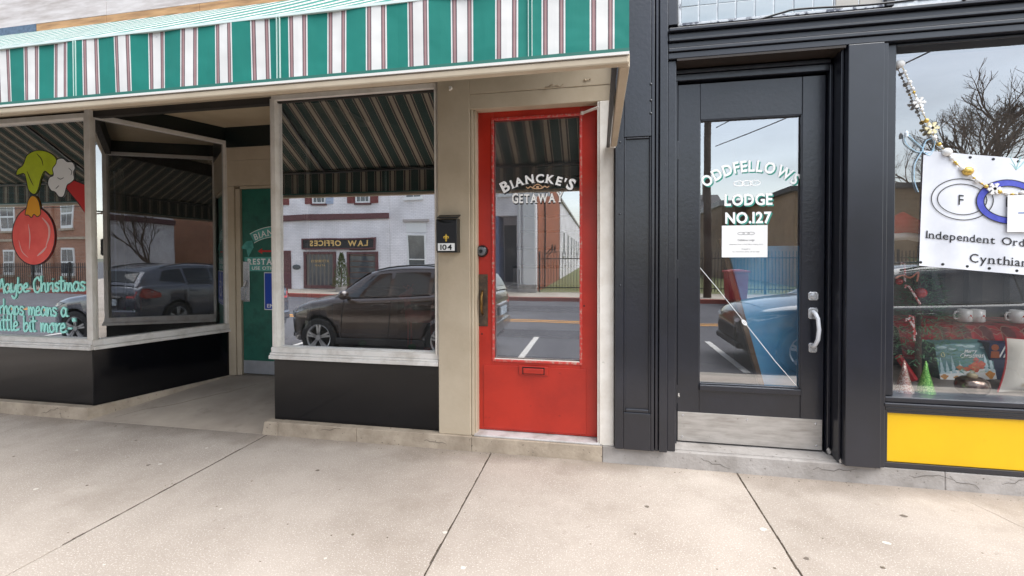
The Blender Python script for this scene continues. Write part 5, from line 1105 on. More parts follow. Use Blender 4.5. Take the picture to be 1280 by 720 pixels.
# ================================================================ PARKED CARS (seen in the glass)
def lerp_tab(tab, u):
    for i in range(len(tab) - 1):
        if u <= tab[i + 1][0]:
            t = (u - tab[i][0]) / max(1e-6, tab[i + 1][0] - tab[i][0]); return tab[i][1] + (tab[i + 1][1] - tab[i][1]) * t
    return tab[-1][1]
def smooth_tab(tab, n=5):
    return [tuple(p) for p in smooth([tuple(map(float, p)) for p in tab], n)]
BELT = smooth_tab([(0, .66), (.015, .78), (.05, .88), (.12, .95), (.2, 1.0), (.27, 1.04), (.4, 1.05), (.6, 1.08), (.8, 1.12), (.93, 1.14), (.985, 1.1), (1, .92)])
HALF = smooth_tab([(0, .60), (.015, .70), (.05, .80), (.12, .87), (.2, .89), (.5, .9), (.8, .89), (.92, .86), (.98, .78), (1, .70)])
BOTT = smooth_tab([(0, .34), (.03, .26), (.1, .22), (.9, .24), (.97, .32), (1, .42)])
ROOF = smooth_tab([(.255, 1.03), (.30, 1.16), (.36, 1.34), (.42, 1.48), (.5, 1.555), (.65, 1.58), (.8, 1.555), (.9, 1.49), (.945, 1.42), (.975, 1.25), (.99, 1.12)])
def suv(x0, yfront, L_, label, paintm, zg=ROADZ, hs=1.0, ws=1.0, tail=True, cat='car'):
    """front end at x0, body runs towards +X; yfront = side facing the shops"""
    Wd = .9 * ws; yc = yfront - Wd - .02
    t = thing('parked_car', label, cat, (x0 + L_ / 2, yc, zg), 'cars parked along the near kerb')
    def X(u): return x0 + u * L_
    def Z(h): return zg + h * hs
    us = sorted(set([0, .004, .01, .02, .035, .05, .075, .1] + [.1 + .02 * k for k in range(41)] + [.92, .94, .96, .975, .985, .993, 1]))
    def section(u):
        b, w, lo = lerp_tab(BELT, u), lerp_tab(HALF, u) * ws, lerp_tab(BOTT, u); cr = .055 if u < .27 else .02
        half = [(0, lo), (w * .8, lo), (w * .96, lo + .06), (w * 1.0, lo + .2), (w * 1.012, min(b - .14, .70)), (w * 1.0, b - .13), (w * .985, b - .06), (w * .93, b - .015), (w * .82, b + .01), (w * .4, b + cr), (0, b + cr * 1.15)]
        return half
    mb = MB(); rows = []
    for u in us:
        h = section(u); ring = [(X(u), yc + y, Z(z)) for y, z in h] + [(X(u), yc - y, Z(z)) for y, z in h[-2:0:-1]]; rows.append(len(mb.v)); mb.v += ring; n = len(ring)
    for i in range(len(us) - 1):
        for k in range(n): a = rows[i] + k; b = rows[i] + (k + 1) % n; c = rows[i + 1] + (k + 1) % n; d = rows[i + 1] + k; mb.f.append((a, d, c, b))
    mb.f.append(tuple(rows[0] + k for k in range(n))); mb.f.append(tuple(rows[-1] + k for k in range(n))[::-1])
    raw = mb.obj('body', paintm, t, smooth=True)
    WR = .345; wu = (.185, .80)
    cut = MB()
    for u in wu: cut.cyl((X(u), yc - Wd * 1.3, zg + WR + .01), (X(u), yc + Wd * 1.3, zg + WR + .01), WR + .05, n=28)
    co = cut.obj('cut', paintm, t)
    md = raw.modifiers.new('b', 'BOOLEAN'); md.operation = 'DIFFERENCE'; md.object = co; md.solver = 'EXACT'
    dg = bpy.context.evaluated_depsgraph_get(); me = bpy.data.meshes.new_from_object(raw.evaluated_get(dg)); raw.modifiers.clear(); raw.data = me; bpy.data.objects.remove(co)
    # greenhouse
    gu = [.262, .28, .30, .33, .36, .39, .42, .46, .5, .56, .62, .68, .74, .8, .85, .89, .92, .945, .965, .98, .99]
    def gsec(u):
        b = lerp_tab(BELT, u) - .03; r = lerp_tab(ROOF, u); w = lerp_tab(HALF, u) * ws * .93; f = max(0, min(1, (r - b) / .5)); wr = w - .20 * f
        return b, r, w, wr
    mb = MB(); rows = []
    for u in gu:
        b, r, w, wr = gsec(u); h = [(w, b), (w - (w - wr) * .5, b + (r - .06 * min(1, (r - b) * 3) - b) * .5), (wr, r - .06 * min(1, (r - b) * 3)), (wr - .06, r - .012), (wr * .5, r + .012), (0, r + .02)]
        ring = [(X(u), yc + y, Z(z)) for y, z in h] + [(X(u), yc - y, Z(z)) for y, z in h[-2::-1]]; rows.append(len(mb.v)); mb.v += ring; n = len(ring)
    for i in range(len(gu) - 1):
        for k in range(n - 1): mb.f.append((rows[i] + k, rows[i + 1] + k, rows[i + 1] + k + 1, rows[i] + k + 1))
    gh = mb.obj('cabin', paintm, t, smooth=True)
    def side_pt(u, f, s, off):
        b, r, w, wr = gsec(u); zt = r - .06 * min(1, (r - b) * 3); y = w - (w - wr) * f; return (X(u), yc + s * (y + off), Z(b + (zt - b) * f))
    def side_glass(name, quad, s):
        """quad: list of (u, f) outline; f is 0 at the belt, 1 at the roof edge"""
        us_ = 8; mb = MB(); (u0, f0), (u1, f1), (u2, f2), (u3, f3) = quad      # bottom front, bottom rear, top rear, top front
        for i in range(us_ + 1):
            tt = i / us_; ub, fb = u0 + (u1 - u0) * tt, f0 + (f1 - f0) * tt; ut, ft = u3 + (u2 - u3) * tt, f3 + (f2 - f3) * tt
            mb.v += [side_pt(ub + (ut - ub) * k / 3, fb + (ft - fb) * k / 3, s, .010) for k in range(4)]
        mb.f += [(i * 4 + k, i * 4 + k + 1, i * 4 + k + 5, i * 4 + k + 4) for i in range(us_) for k in range(3)]
        return mb.obj(name, car_glass, t, smooth=True)
    for s in (1, -1):
        side_glass('side_glass', [(.305, .10), (.525, .10), (.525, .92), (.435, .92)], s); side_glass('side_glass', [(.545, .10), (.715, .10), (.715, .92), (.545, .92)], s); side_glass('side_glass', [(.735, .12), (.885, .30), (.85, .90), (.735, .92)], s)
        mb = MB()
        for (u0, u1) in ((.30, .73),): mb.tube([side_pt(u0 + (u1 - u0) * k / 8, .05, s, .008) for k in range(9)], .008, 5)
        mb.obj('belt_trim', blackmetal, t)
        MB().tube([Vector(side_pt(u, 1.0, s, -.02)) + Vector((0, 0, .05 + .03 * math.sin(PI * (u - .45) / .4))) for u in [.45 + .05 * k for k in range(9)]], .014, 6).obj('roof_rail', blackmetal, t)
        yb = yc + s * Wd * 1.0
        for u in (.30, .535, .745):
            MB().tube([(X(u + .006 * k), yc + s * (lerp_tab(HALF, u) * ws * q + .001), Z(z)) for k, (q, z) in enumerate(((1.0, .34), (1.012, .6), (1.012, .8), (.985, 1.0)))], .005, 4).obj('door_seam', black_dark, t)
        for u in (.46, .67): MB().tube([(X(u), yb + s * .004, Z(.93)), (X(u) + .04, yb + s * .04, Z(.935)), (X(u) + .17, yb + s * .04, Z(.94)), (X(u) + .21, yb + s * .004, Z(.94))], .016, 6).obj('door_handle', paintm, t)
        m_ = MB().ball((X(.335), yc + s * (Wd + .10), Z(1.10)), .10, 12, (.75, 1.1, .8)).bar((X(.335), yc + s * (Wd - .06), Z(1.04)), (X(.335), yc + s * (Wd + .06), Z(1.07)), .06, .04).obj('wing_mirror', paintm, t, smooth=True)
        for (a, b) in ((.275, .71),): MB().box(X(a), X(b), yc + s * (Wd - .05), yc + s * (Wd + .015), Z(.24), Z(.36)).obj('side_cladding', iron, t, bevel=.02)
        hl = [(.012, .72), (.02, .82), (.09, .90), (.13, .895), (.06, .80)]
        hq = MB(); hq.add([(X(u), yc + s * (lerp_tab(HALF, u) * ws * 1.005 + .008), Z(z - .04)) for u, z in hl], [tuple(range(5))]); hq.add([(X(.0) - .008, yc + s * .42, Z(.70)), (X(0) - .008, yc + s * .6, Z(.70)), (X(.008), yc + s * .66, Z(.76)), (X(.004), yc + s * .42, Z(.75))], [(0, 1, 2, 3)])
        hq.obj('headlight', mat('headlight_lens', C('#b7bcc2'), .1, C('#5a5e63'), 20, spec=.8), t)
        tl = [(.90, .84), (.90, .93), (.955, 1.06), (.985, 1.06), (.995, .9), (.97, .84)]
        tq = MB(); tq.add([(X(u), yc + s * (lerp_tab(HALF, u) * ws * 1.01 + .012), Z(z)) for u, z in tl], [tuple(range(6))]); tq.add([(X(1) + .01, yc + s * .66, Z(.86)), (X(1) + .01, yc + s * .46, Z(.86)), (X(.99) + .02, yc + s * .5, Z(1.0)), (X(.99) + .02, yc + s * .72, Z(1.0))], [(0, 1, 2, 3)])
        tq.obj('tail_light', mat('tail_light_red', C('#b0201c'), .15, C('#8a1715'), 20, spec=.8), t)
        for u in wu:
            c = (X(u), yc + s * (Wd - .20), zg + WR)
            tq = MB().lathe(c, [(WR * .66, .0), (WR * .9, 0), (WR, .03), (WR, .18), (WR * .93, .20), (WR * .70, .205)] if s > 0 else [(WR * .66, 0), (WR * .9, 0), (WR, -.03), (WR, -.18), (WR * .93, -.20), (WR * .70, -.205)], 28, 'y', cap=False).obj('wheel', mat('tyre_rubber', C('#1b1b1c'), .8), t, smooth=False)
            rm = MB(); yy = c[1] + s * .195
            rm.lathe((c[0], yy, c[2]), [(WR * .70, 0), (WR * .62, -.012 * s), (WR * .60, -.08 * s)], 28, 'y', cap=False)
            for k in range(5):
                a = 2 * PI * k / 5 + .3
                for da in (-.14, .14): rm.bar((c[0] + .03 * math.cos(a), yy - .006 * s, c[2] + .03 * math.sin(a)), (c[0] + WR * .66 * math.cos(a + da), yy - .006 * s, c[2] + WR * .66 * math.sin(a + da)), .035, .03, (0, 1, 0))
            rm.cyl((c[0], yy - .02 * s, c[2]), (c[0], yy + .012 * s, c[2]), .05, n=14)
            rm.obj('rim', mat('alloy_rim', C('#b4b6b8'), .3, metal=.7), tq)
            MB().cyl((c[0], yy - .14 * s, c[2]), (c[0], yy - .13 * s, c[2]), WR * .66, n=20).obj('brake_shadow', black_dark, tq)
    # windscreen and rear glass
    def cross(name, ulist, wf, off):
        mb = MB(); 
        for u in ulist:
            b, r, w, wr = gsec(u); ww = (wr - .03) * wf
            mb.v += [(X(u) + off[0], yc + ww * q, Z(r + .022 - .03 * q * q) + off[1]) for q in (-1, -.5, 0, .5, 1)]
        mb.f += [(i * 5 + k, i * 5 + k + 1, i * 5 + k + 6, i * 5 + k + 5) for i in range(len(ulist) - 1) for k in range(4)]
        return mb.obj(name, car_glass, t, smooth=True)
    cross('windscreen', [.272, .30, .33, .36, .39, .415], .96, (-.006, .008)); cross('rear_glass', [.945, .955, .965, .975, .983], .9, (.012, .006))
    MB().box(X(-.004), X(.012), yc - .5, yc + .5, Z(.42), Z(.62)).obj('grille', iron, t, bevel=.02); MB().box(X(-.006), X(.02), yc - .62, yc + .62, Z(.30), Z(.40)).obj('bumper', iron, t, bevel=.03)
    MB().box(X(.985), X(1.008), yc - .72, yc + .72, Z(.42), Z(.60)).obj('bumper', paintm, t, bevel=.04)
    MB().box(X(1.004), X(1.012), yc - .26, yc + .26, Z(.70), Z(.84)).obj('number_plate', mat('plate_pale', C('#a9b4bd'), .5), t)
    MB().box(X(1.0), X(1.012), yc - .36, yc + .36, Z(.87), Z(.90)).obj('tailgate_trim', chrome, t)
    return t
brown = mat('brown_metallic_car_paint', C('#40352f'), .2, metal=.35, spec=.7, coat=.8)
silver = mat('grey_silver_car_paint', C('#5d616b'), .22, metal=.45, spec=.7, coat=.8)
whitec = mat('charcoal_car_paint', C('#26292d'), .16, metal=.3, spec=.7, coat=.8)
cxf = at(353, 400, 7.1).x; cxr = at(632, 400, 8.5).x
suv(cxf, 6.12 - 7.08, cxr - cxf, 'dark brown parked crossover car with roof rails, seen in the middle shop window', brown)
suv(-11.0, -1.0, 4.35, 'silver-grey parked crossover car ahead of the brown one, seen in the left window', silver)
suv(2.12, -.95, 4.6, 'charcoal parked car whose front end shows in the lodge door glass', whitec, hs=1.02)

# ================================================================ INSIDE THE MIDDLE WINDOW
YL = 3.55
def onledge(px, py, z=.63): 
    d = at(px, py, 1.0); k = (z - G) / (d.z - G); return Vector((d.x * k, k, z))
# pink reindeer
rx, ry = -1.376, 3.30; rt = thing('reindeer_figure', 'pink reindeer figurine with spotted scarf standing in the middle shop window', 'figurine', (rx, ry, .63))
pinkm = mat('dusty_pink_felt', C('#e88a84'), .9, C('#d87a74'), 30, bump=.4, bscale=120)
mb = MB(); mb.tube([(rx - .10, ry, .865), (rx - .06, ry, .875), (rx + .05, ry, .872), (rx + .13, ry, .875), (rx + .155, ry, .865)], [.02, .048, .047, .047, .018], 12)
mb.tube([(rx - .07, ry, .87), (rx - .085, ry, .95), (rx - .09, ry, 1.02)], [.035, .028, .024], 10); mb.tube([(rx - .055, ry, 1.045), (rx - .09, ry, 1.04), (rx - .14, ry, 1.025), (rx - .155, ry, 1.02)], [.015, .033, .02, .012], 10); 
mb.obj('body', pinkm, rt, smooth=True)
for s in (-1, 1):
    MB().lathe((rx - .06, ry + s * .025, 1.05), [(.001, 0), (.012, .02), (.001, .05)], 8).obj('ear', pinkm, rt)
    for dx in (-.07, .12): MB().cyl((rx + dx, ry + s * .03, .632), (rx + dx, ry + s * .028, .85), .007, .009, 8).obj('leg', pinkm, rt)
    MB().tube([(rx - .07, ry + s * .015, 1.06), (rx - .075, ry + s * .04, 1.09), (rx - .06, ry + s * .055, 1.12)], .004, 6).bar((rx - .075, ry + s * .04, 1.09), (rx - .10, ry + s * .045, 1.11), .005, .005).obj('antler', pinkm, rt)
MB().tube([(rx - .125, ry - .02, .90), (rx - .10, ry - .035, .93), (rx - .06, ry - .03, .955), (rx - .055, ry + .03, .955), (rx - .11, ry + .035, .94), (rx - .125, ry - .02, .90)], .014, 8).obj('scarf', mat('spotted_scarf', C('#cfae9d'), .9, C('#7c3b38'), 120, .45, .55), rt)
def egg(px, py, m, label, r=.028, zz=.63):
    p = onledge(px, py, zz); tag(MB().ball((p.x, p.y, zz + r * .9), r, 14, (1.25, 1, .9)).obj('bauble', m, smooth=True), label, 'bauble', 'baubles on the middle window ledge')
gb = mat('green_bauble', C('#1e8f3c'), .15, C('#2aa54a'), 20, spec=.8); rbm = mat('red_bauble', C('#b52424'), .15, spec=.8)
egg(453, 433, gb, 'shiny green bauble left of the pink reindeer on the window ledge'); egg(515, 438, gb, 'shiny green bauble right of the pink reindeer on the window ledge'); egg(534, 440, rbm, 'small red bauble at the right end of the middle window ledge', .022)
egg(371, 433, mat('cream_flower', C('#d7d2b0'), .6, C('#b9c07a'), 30), 'cream and green ornament at the left end of the middle window ledge', .03)
cb_ = thing('wooden_cabinet', 'brown wooden cabinet standing low inside the middle shop window', 'cabinet', (-2.1, 3.95, .63))
MB().box(-2.42, -1.78, 3.8, 4.1, .63, 1.02).obj('body', oak, cb_, bevel=.006); MB().box(-2.44, -1.76, 3.78, 4.1, 1.022, 1.045).obj('top', oak, cb_, bevel=.004); MB().box(-2.36, -1.84, 3.79, 3.8, .68, .98).obj('panel', oak, cb_, bevel=.004)

# ================================================================ INSIDE THE LODGE WINDOW
# banner of the order
bn = thing('fraternal_banner', 'white vinyl banner with linked rings and Independent Order lettering in the right shop window', 'banner', (2.3, 3.12, 1.6))
bY = 3.034
c0, c1, c2, c3 = at(1155, 188, bY), at(1149, 332, bY), at(1330, 348, bY), at(1332, 203, bY)
def BP(u, v, off=0):   # u 0..1 left to right, v 0..1 bottom to top, hanging slightly rippled
    p = (c1.lerp(c2, u)).lerp(c0.lerp(c3, u), v); return (p.x, bY + .005 * math.sin(u * 17 + v * 2) * (1 - v * .5) - off, p.z)
n = 40; mb = MB(); mb.add([BP(i / n, j / 8) for i in range(n + 1) for j in range(9)], [(i * 9 + j, (i + 1) * 9 + j, (i + 1) * 9 + j + 1, i * 9 + j + 1) for i in range(n) for j in range(8)])
mb.add([BP(i / n, j / 8, -.002) for i in range(n + 1) for j in range(9)], [(i * 9 + j, i * 9 + j + 1, (i + 1) * 9 + j + 1, (i + 1) * 9 + j) for i in range(n) for j in range(8)])
mb.obj('vinyl', mat('white_vinyl', C('#dfe0e4'), .5, C('#c9cbd2'), 3), bn, smooth=True)
for u in (.01, .17, .34, .5, .68, .85): MB().lathe(BP(u, .975, .001), [(.004, -.001), (.008, 0), (.008, .002)], 10, 'y').obj('grommet', iron, bn); MB().lathe(BP(u, .03, .001), [(.004, -.001), (.008, 0), (.008, .002)], 10, 'y').obj('grommet', iron, bn)
bw = (c2 - c1).length; bh = (c0 - c1).length
def BT(x, z, off=0): return BP(x / bw, z / bh, .003 + off)
ax = (c2 - c1).normalized(); az = (c0 - c1).normalized()
def uv(px, py):
    p = at(px, py, bY) - c1; return (p.dot(ax), p.dot(az))
bluer = mat('blue_ring_ink', C('#3c44a8'), .6, C('#4f57bb'), 40)
def ring(name, cx, cy, rx, ry, w, m, outline=blackp, off=0, rot=.12):
    if m: mb = MB(); ellipse_ring(mb, cx, cy, rx, ry, w, BT, off, 48, rot); mb.obj(name, m, bn)
    for q in (-1, 1): mb = MB(); ellipse_ring(mb, cx, cy, rx + q * w / 2, ry + q * w / 2, .0045, BT, off + .0006, 48, rot); mb.obj('ring_outline', outline, bn)
e1c, e2c, e3c = uv(1211, 245), uv(1272, 243), uv(1335, 246)
rxw = (uv(1254, 245)[0] - uv(1169, 245)[0]) / 2 * .84; ryh = (uv(1211, 218)[1] - uv(1211, 272)[1]) / 2 * .84
ring('white_ring', *e1c, rxw, ryh, .03, None, off=.0); ring('blue_ring', *e2c, rxw * 1.02, ryh * 1.05, .036, bluer, off=.0014); ring('white_ring', *e3c, rxw, ryh, .03, None, off=.0)
lettering('letter', 'F', 0, 0, 0, .062, blackp, bn, plane=BT, dx=e1c[0] - .005, dz=e1c[1] - .033, sx=.85); lettering('letter', 'L', 0, 0, 0, .062, blackp, bn, plane=BT, dx=e2c[0] + .0, dz=e2c[1] - .03); lettering('letter', 'T', 0, 0, 0, .062, blackp, bn, plane=BT, dx=e3c[0], dz=e3c[1] - .03)
a, b = uv(1161, 297), uv(1283, 305)
wd = 1.14
lettering('lettering', 'Independent Order of Odd Fellows', 0, 0, 0, .046, blackp, bn, plane=BT, dx=a[0] + .51, dz=a[1], width=1.02, serif=True, bold=.005, gap=.05)
a = uv(1216, 322); lettering('lettering', 'Cynthiana Lodge', 0, 0, 0, .052, blackp, bn, plane=BT, dx=a[0] + .26, dz=a[1] - .006, width=.54, serif=True, bold=.005, gap=.05)
pp2 = thing('taped_paper', 'blank white paper taped over the banner at the right edge of the photo', 'paper', (at(1275, 262, 3.07).x, 3.07, 1.5))
q0, q1 = at(1259, 290, 3.017), at(1311, 243, 3.017); MB().box(q0.x, q1.x, 3.0165, 3.018, q0.z, q1.z).obj('sheet', whitepaper, pp2); MB().box(q0.x + .05, q0.x + .13, 3.0155, 3.0162, (q0.z + q1.z) / 2 + .0, (q0.z + q1.z) / 2 + .006).obj('print', mat('blue_print', C('#5b74a8'), .7), pp2)
# garland of beads
gt = thing('bead_garland', 'string of white and gold beads and glitter stars draped across the right shop window', 'garland', (2.0, 3.065, 2.0))
gpx = [(1126, 80), (1137, 103), (1148, 128), (1160, 155), (1170, 175), (1183, 190), (1196, 205), (1209, 215), (1222, 226), (1238, 236), (1254, 241), (1268, 243), (1284, 239), (1310, 228), (1345, 205)]
gp = [at(a, b, 3.026) for a, b in smooth([(float(a), float(b)) for a, b in gpx], 6)]
wht = mat('pearl_white_bead', C('#f2f0ec'), .35, C('#dcdad6'), 30, spec=.5); gld = mat('gold_bead', C('#d6b25c'), .25, metal=.6); 
MB().tube(gp, .002, 5).obj('string', gld, gt)
tot = 0; d = 0; nxt = .04; random.seed(4); k = 0
for i in range(1, len(gp)):
    seg = (gp[i] - gp[i - 1]).length; d += seg
    while d > nxt:
        k += 1; r = (.006, .011, .008, .007, .013)[k % 5]; m_ = gld if k % 7 == 0 or (k > 26 and k % 3 == 0) else wht
        MB().ball(gp[i], r, 8).obj('bead', m_, gt, smooth=True); nxt += r + (.006, .011, .008, .007, .013)[(k + 1) % 5] + .005
for (a, b, r, m_) in ((1125, 80, .026, wht), (1162, 127 + 0, .0, wht), (1149, 128, .033, wht), (1165, 160, .036, mat('pale_gold_glitter', C('#e4d8ae'), .4)), (1184, 190, .026, wht), (1210, 214, .028, gld), (1243, 236, .034, wht)):
    if not r: continue
    p = at(a, b, 3.024); mb = MB()
    if r > .03:
        for q in range(6):
            an = PI * q / 3; mb.bar(p, p + Vector((math.cos(an) * r, 0, math.sin(an) * r)), .012, .008, (0, 1, 0)); mb.bar(p + Vector((math.cos(an) * r * .55, 0, math.sin(an) * r * .55)), p + Vector((math.cos(an + .4) * r * .85, 0, math.sin(an + .4) * r * .85)), .006, .006, (0, 1, 0))
        mb.obj('star_ornament', m_, gt)
    else: mb.ball(p, r, 12, (1, .7, .9)).obj('large_bead', m_, gt, smooth=True)
# pale blue ribbon bow
bw_ = thing('ribbon_bow', 'thin pale blue ribbon bow tied at the top left corner of the banner', 'ribbon', (at(1155, 185, 3.06).x, 3.06, 2.0))
pbl = mat('pale_blue_ribbon', C('#a9cbe0'), .5)
for l in ([(1131, 168), (1133, 180), (1148, 190), (1154, 186), (1140, 173), (1134, 166)], [(1153, 188), (1158, 176), (1168, 174), (1166, 188), (1156, 192)], [(1152, 190), (1144, 205), (1143, 225), (1148, 240)], [(1154, 190), (1162, 194), (1168, 186)]):
    MB().tube([at(a, b, 3.036) for a, b in smooth([(float(a), float(b)) for a, b in l], 5)], .0028, 5).obj('ribbon_loop', pbl, bw_)
p = at(1133, 166, 3.02); MB().lathe(p, [(.004, .012), (.01, 0), (.009, -.022)], 8).obj('suction_cup', mat('clear_white', C('#dfe6ea'), .2), bw_)
bw2 = thing('ribbon_bow', 'pale green ribbon tied at the banner edge near the blue ring', 'ribbon', (at(1270, 200, 3.06).x, 3.06, 2.0))
for l in ([(1258, 202), (1265, 206), (1270, 212)], [(1262, 196), (1268, 206), (1270, 212)], [(1276, 196), (1272, 206), (1270, 212)], [(1282, 200), (1275, 208), (1270, 212)]):
    MB().tube([at(a, b, 3.036) for a, b in l], .0028, 5).obj('ribbon_loop', mat('pale_teal_ribbon', C('#9cc7c6'), .5), bw2)
def pt(px, py, Y): return at(px, py, Y)
# santa hat
p = pt(1132, 285, 3.2); st = thing('santa_hat', 'red felt Santa hat with white band hanging left of the banner', 'hat', p)
mb = MB(); mb.tube([p + Vector((-.09, 0, .0)), p + Vector((-.02, .0, .03)), p + Vector((.05, 0, .0)), p + Vector((.10, 0, -.03))], [.05, .07, .05, .02], 12); mb.obj('felt', mat('santa_red', C('#b81f20'), .9), st, smooth=True)
MB().tube([p + Vector((-.12, -.02, -.055)), p + Vector((0, -.02, -.05)), p + Vector((.11, -.02, -.075))], .024, 10).obj('band', mat('fluffy_white', C('#e2dfdc'), .95, bump=.6, bscale=100), st, smooth=True)
# christmas tree at left of the window
tx, ty = 2.06, 3.42; ct = thing('christmas_tree', 'small green artificial Christmas tree with candy canes at the left of the right shop window', 'tree', (tx, ty, .5))
random.seed(9); MB().cyl((tx, ty, .5), (tx, ty, 1.25), .02, .008).obj('trunk', bark, ct)
mb = MB()
for i in range(2600):
    u = random.random(); z = .70 + .62 * u; R_ = .25 * (1 - u) ** .8 + .04; a = random.uniform(0, 2 * PI); r = R_ * random.uniform(.4, 1.05); c = Vector((tx + r * math.cos(a), ty + r * math.sin(a), z - r * .25)); dd = Vector((math.cos(a + random.uniform(-.6, .6)), math.sin(a + random.uniform(-.6, .6)), random.uniform(-.4, .5))).normalized() * random.uniform(.03, .06); e = Vector((-dd.y, dd.x, .3 * dd.z)) * .10
    mb.add([c - e, c + e, c + dd], [(0, 1, 2)])
mb.obj('needles', mat('fir_green', C('#6fa67a'), .8, C('#3c6e48'), 20), ct)
for (a, b) in ((1151, 366), (1124, 352)):
    q = pt(a, b, 3.2); MB().ball(q, .032 if a > 1140 else .02, 14).obj('red_bauble', rbm, ct, smooth=True)
cane = mat('candy_cane_stripe', C('#e6dcd8'), .3, C('#c23434'), 60, .48, .52)
for (a, b, c_, d_) in ((1136, 358, 1150, 380), (1141, 396, 1143, 426), (1137, 400, 1145, 418), (1131, 330, 1131, 352)):
    q0, q1 = pt(a, b, 3.16), pt(c_, d_, 3.16); MB().tube([q0 + Vector((-.02, 0, -.01)), q0 + Vector((-.018, 0, .008)), q0, q1], .006, 8).obj('candy_cane', cane, ct)
mb = MB().tube([pt(a, b, 3.15) for a, b in smooth([(1119., 348.), (1128., 344.), (1138., 347.), (1148., 340.), (1146., 352.)], 4)], .005, 5); mb.obj('orange_sprig', mat('coral_sprig', C('#d98a6c'), .7), ct)
# back furniture behind
fn = thing('dark_cabinet_frame', 'dark wooden framed cabinet standing behind the mugs in the right window', 'cabinet', (3.2, 5.0, .3))
for a in (1165, 1211, 1262, 1310):
    q = pt(a, 370, 4.6); MB().box(q.x, q.x + .10, 4.6, 4.66, .3, 1.42).obj('post', dark_wood, fn)
q0, q1 = pt(1150, 340, 4.6), pt(1340, 340, 4.6); MB().box(q0.x, q1.x + .6, 4.59, 4.66, 1.30, 1.42).obj('rail', dark_wood, fn); MB().box(q0.x, q1.x + .6, 4.67, 4.70, .3, 1.30).obj('back_panel', mat('taupe_panel', C('#4f463f'), .8), fn)
# plaid cloth on a box shelf
plaid = bpy.data.materials.new('red_plaid_cloth'); plaid.use_nodes = True
pn = plaid.node_tree.nodes; pl = plaid.node_tree.links.new; pbs = pn['Principled BSDF']; pbs.inputs['Roughness'].default_value = .9
ptc = pn.new('ShaderNodeTexCoord'); psx = pn.new('ShaderNodeSeparateXYZ'); pl(ptc.outputs['Object'], psx.inputs[0])
def band(sock, per, w):
    d_ = pn.new('ShaderNodeMath'); d_.operation = 'DIVIDE'; d_.inputs[1].default_value = per; pl(sock, d_.inputs[0]); f_ = pn.new('ShaderNodeMath'); f_.operation = 'FRACT'; pl(d_.outputs[0], f_.inputs[0]); l_ = pn.new('ShaderNodeMath'); l_.operation = 'LESS_THAN'; l_.inputs[1].default_value = w; pl(f_.outputs[0], l_.inputs[0]); return l_.outputs[0]
yz = pn.new('ShaderNodeMath'); yz.operation = 'SUBTRACT'; pl(psx.outputs[2], yz.inputs[0]); pl(psx.outputs[1], yz.inputs[1])
mxa = pn.new('ShaderNodeMath'); mxa.operation = 'MAXIMUM'; pl(band(psx.outputs[0], .13, .03), mxa.inputs[0]); pl(band(yz.outputs[0], .11, .03), mxa.inputs[1])
mxb = pn.new('ShaderNodeMath'); mxb.operation = 'ADD'; pl(band(psx.outputs[0], .13, .5), mxb.inputs[0]); pl(band(yz.outputs[0], .11, .5), mxb.inputs[1])
m1 = pn.new('ShaderNodeMix'); m1.data_type = 'RGBA'; m1.inputs['A'].default_value = (*C('#9a1420'), 1); m1.inputs['B'].default_value = (*C('#55101a'), 1); hf = pn.new('ShaderNodeMath'); hf.operation = 'MULTIPLY'; hf.inputs[1].default_value = .5; pl(mxb.outputs[0], hf.inputs[0]); pl(hf.outputs[0], m1.inputs['Factor'])
m2_ = pn.new('ShaderNodeMix'); m2_.data_type = 'RGBA'; m2_.inputs['B'].default_value = (*C('#8a6c5c'), 1); pl(m1.outputs['Result'], m2_.inputs['A']); pl(mxa.outputs[0], m2_.inputs['Factor']); pl(m2_.outputs['Result'], pbs.inputs['Base Color'])
a0, a1 = pt(1128, 405, 3.75), pt(1400, 405, 3.75)
pc = thing('plaid_throw', 'red tartan cloth draped over the low shelf under the mugs', 'cloth', (a0.x, 3.75, .5))
ztop = pt(1210, 405, 3.95).z
n = 60; mb = MB(); vs = []
for i in range(n + 1):
    x = a0.x + (a1.x - a0.x) * i / n; wob = .015 * math.sin(i * .9) + .01 * math.sin(i * 2.3)
    vs += [(x, 4.35, ztop + .01), (x, 3.86 + wob * .4, ztop + .004 * math.sin(i)), (x, 3.80 + wob, ztop - .03), (x, 3.76 + wob * 1.5, ztop - .13), (x, 3.74 + wob * 2, ztop - .22 - .02 * math.sin(i * .5))]
mb.add(vs, [(i * 5 + j, (i + 1) * 5 + j, (i + 1) * 5 + j + 1, i * 5 + j + 1) for i in range(n) for j in range(4)]); mb.obj('cloth', plaid, pc, smooth=True)
tag(MB().box(a0.x + .02, a1.x, 3.9, 4.35, .3, ztop - .01).obj('low_shelf', dark_wood), 'dark low shelf under the red tartan cloth', 'shelf')
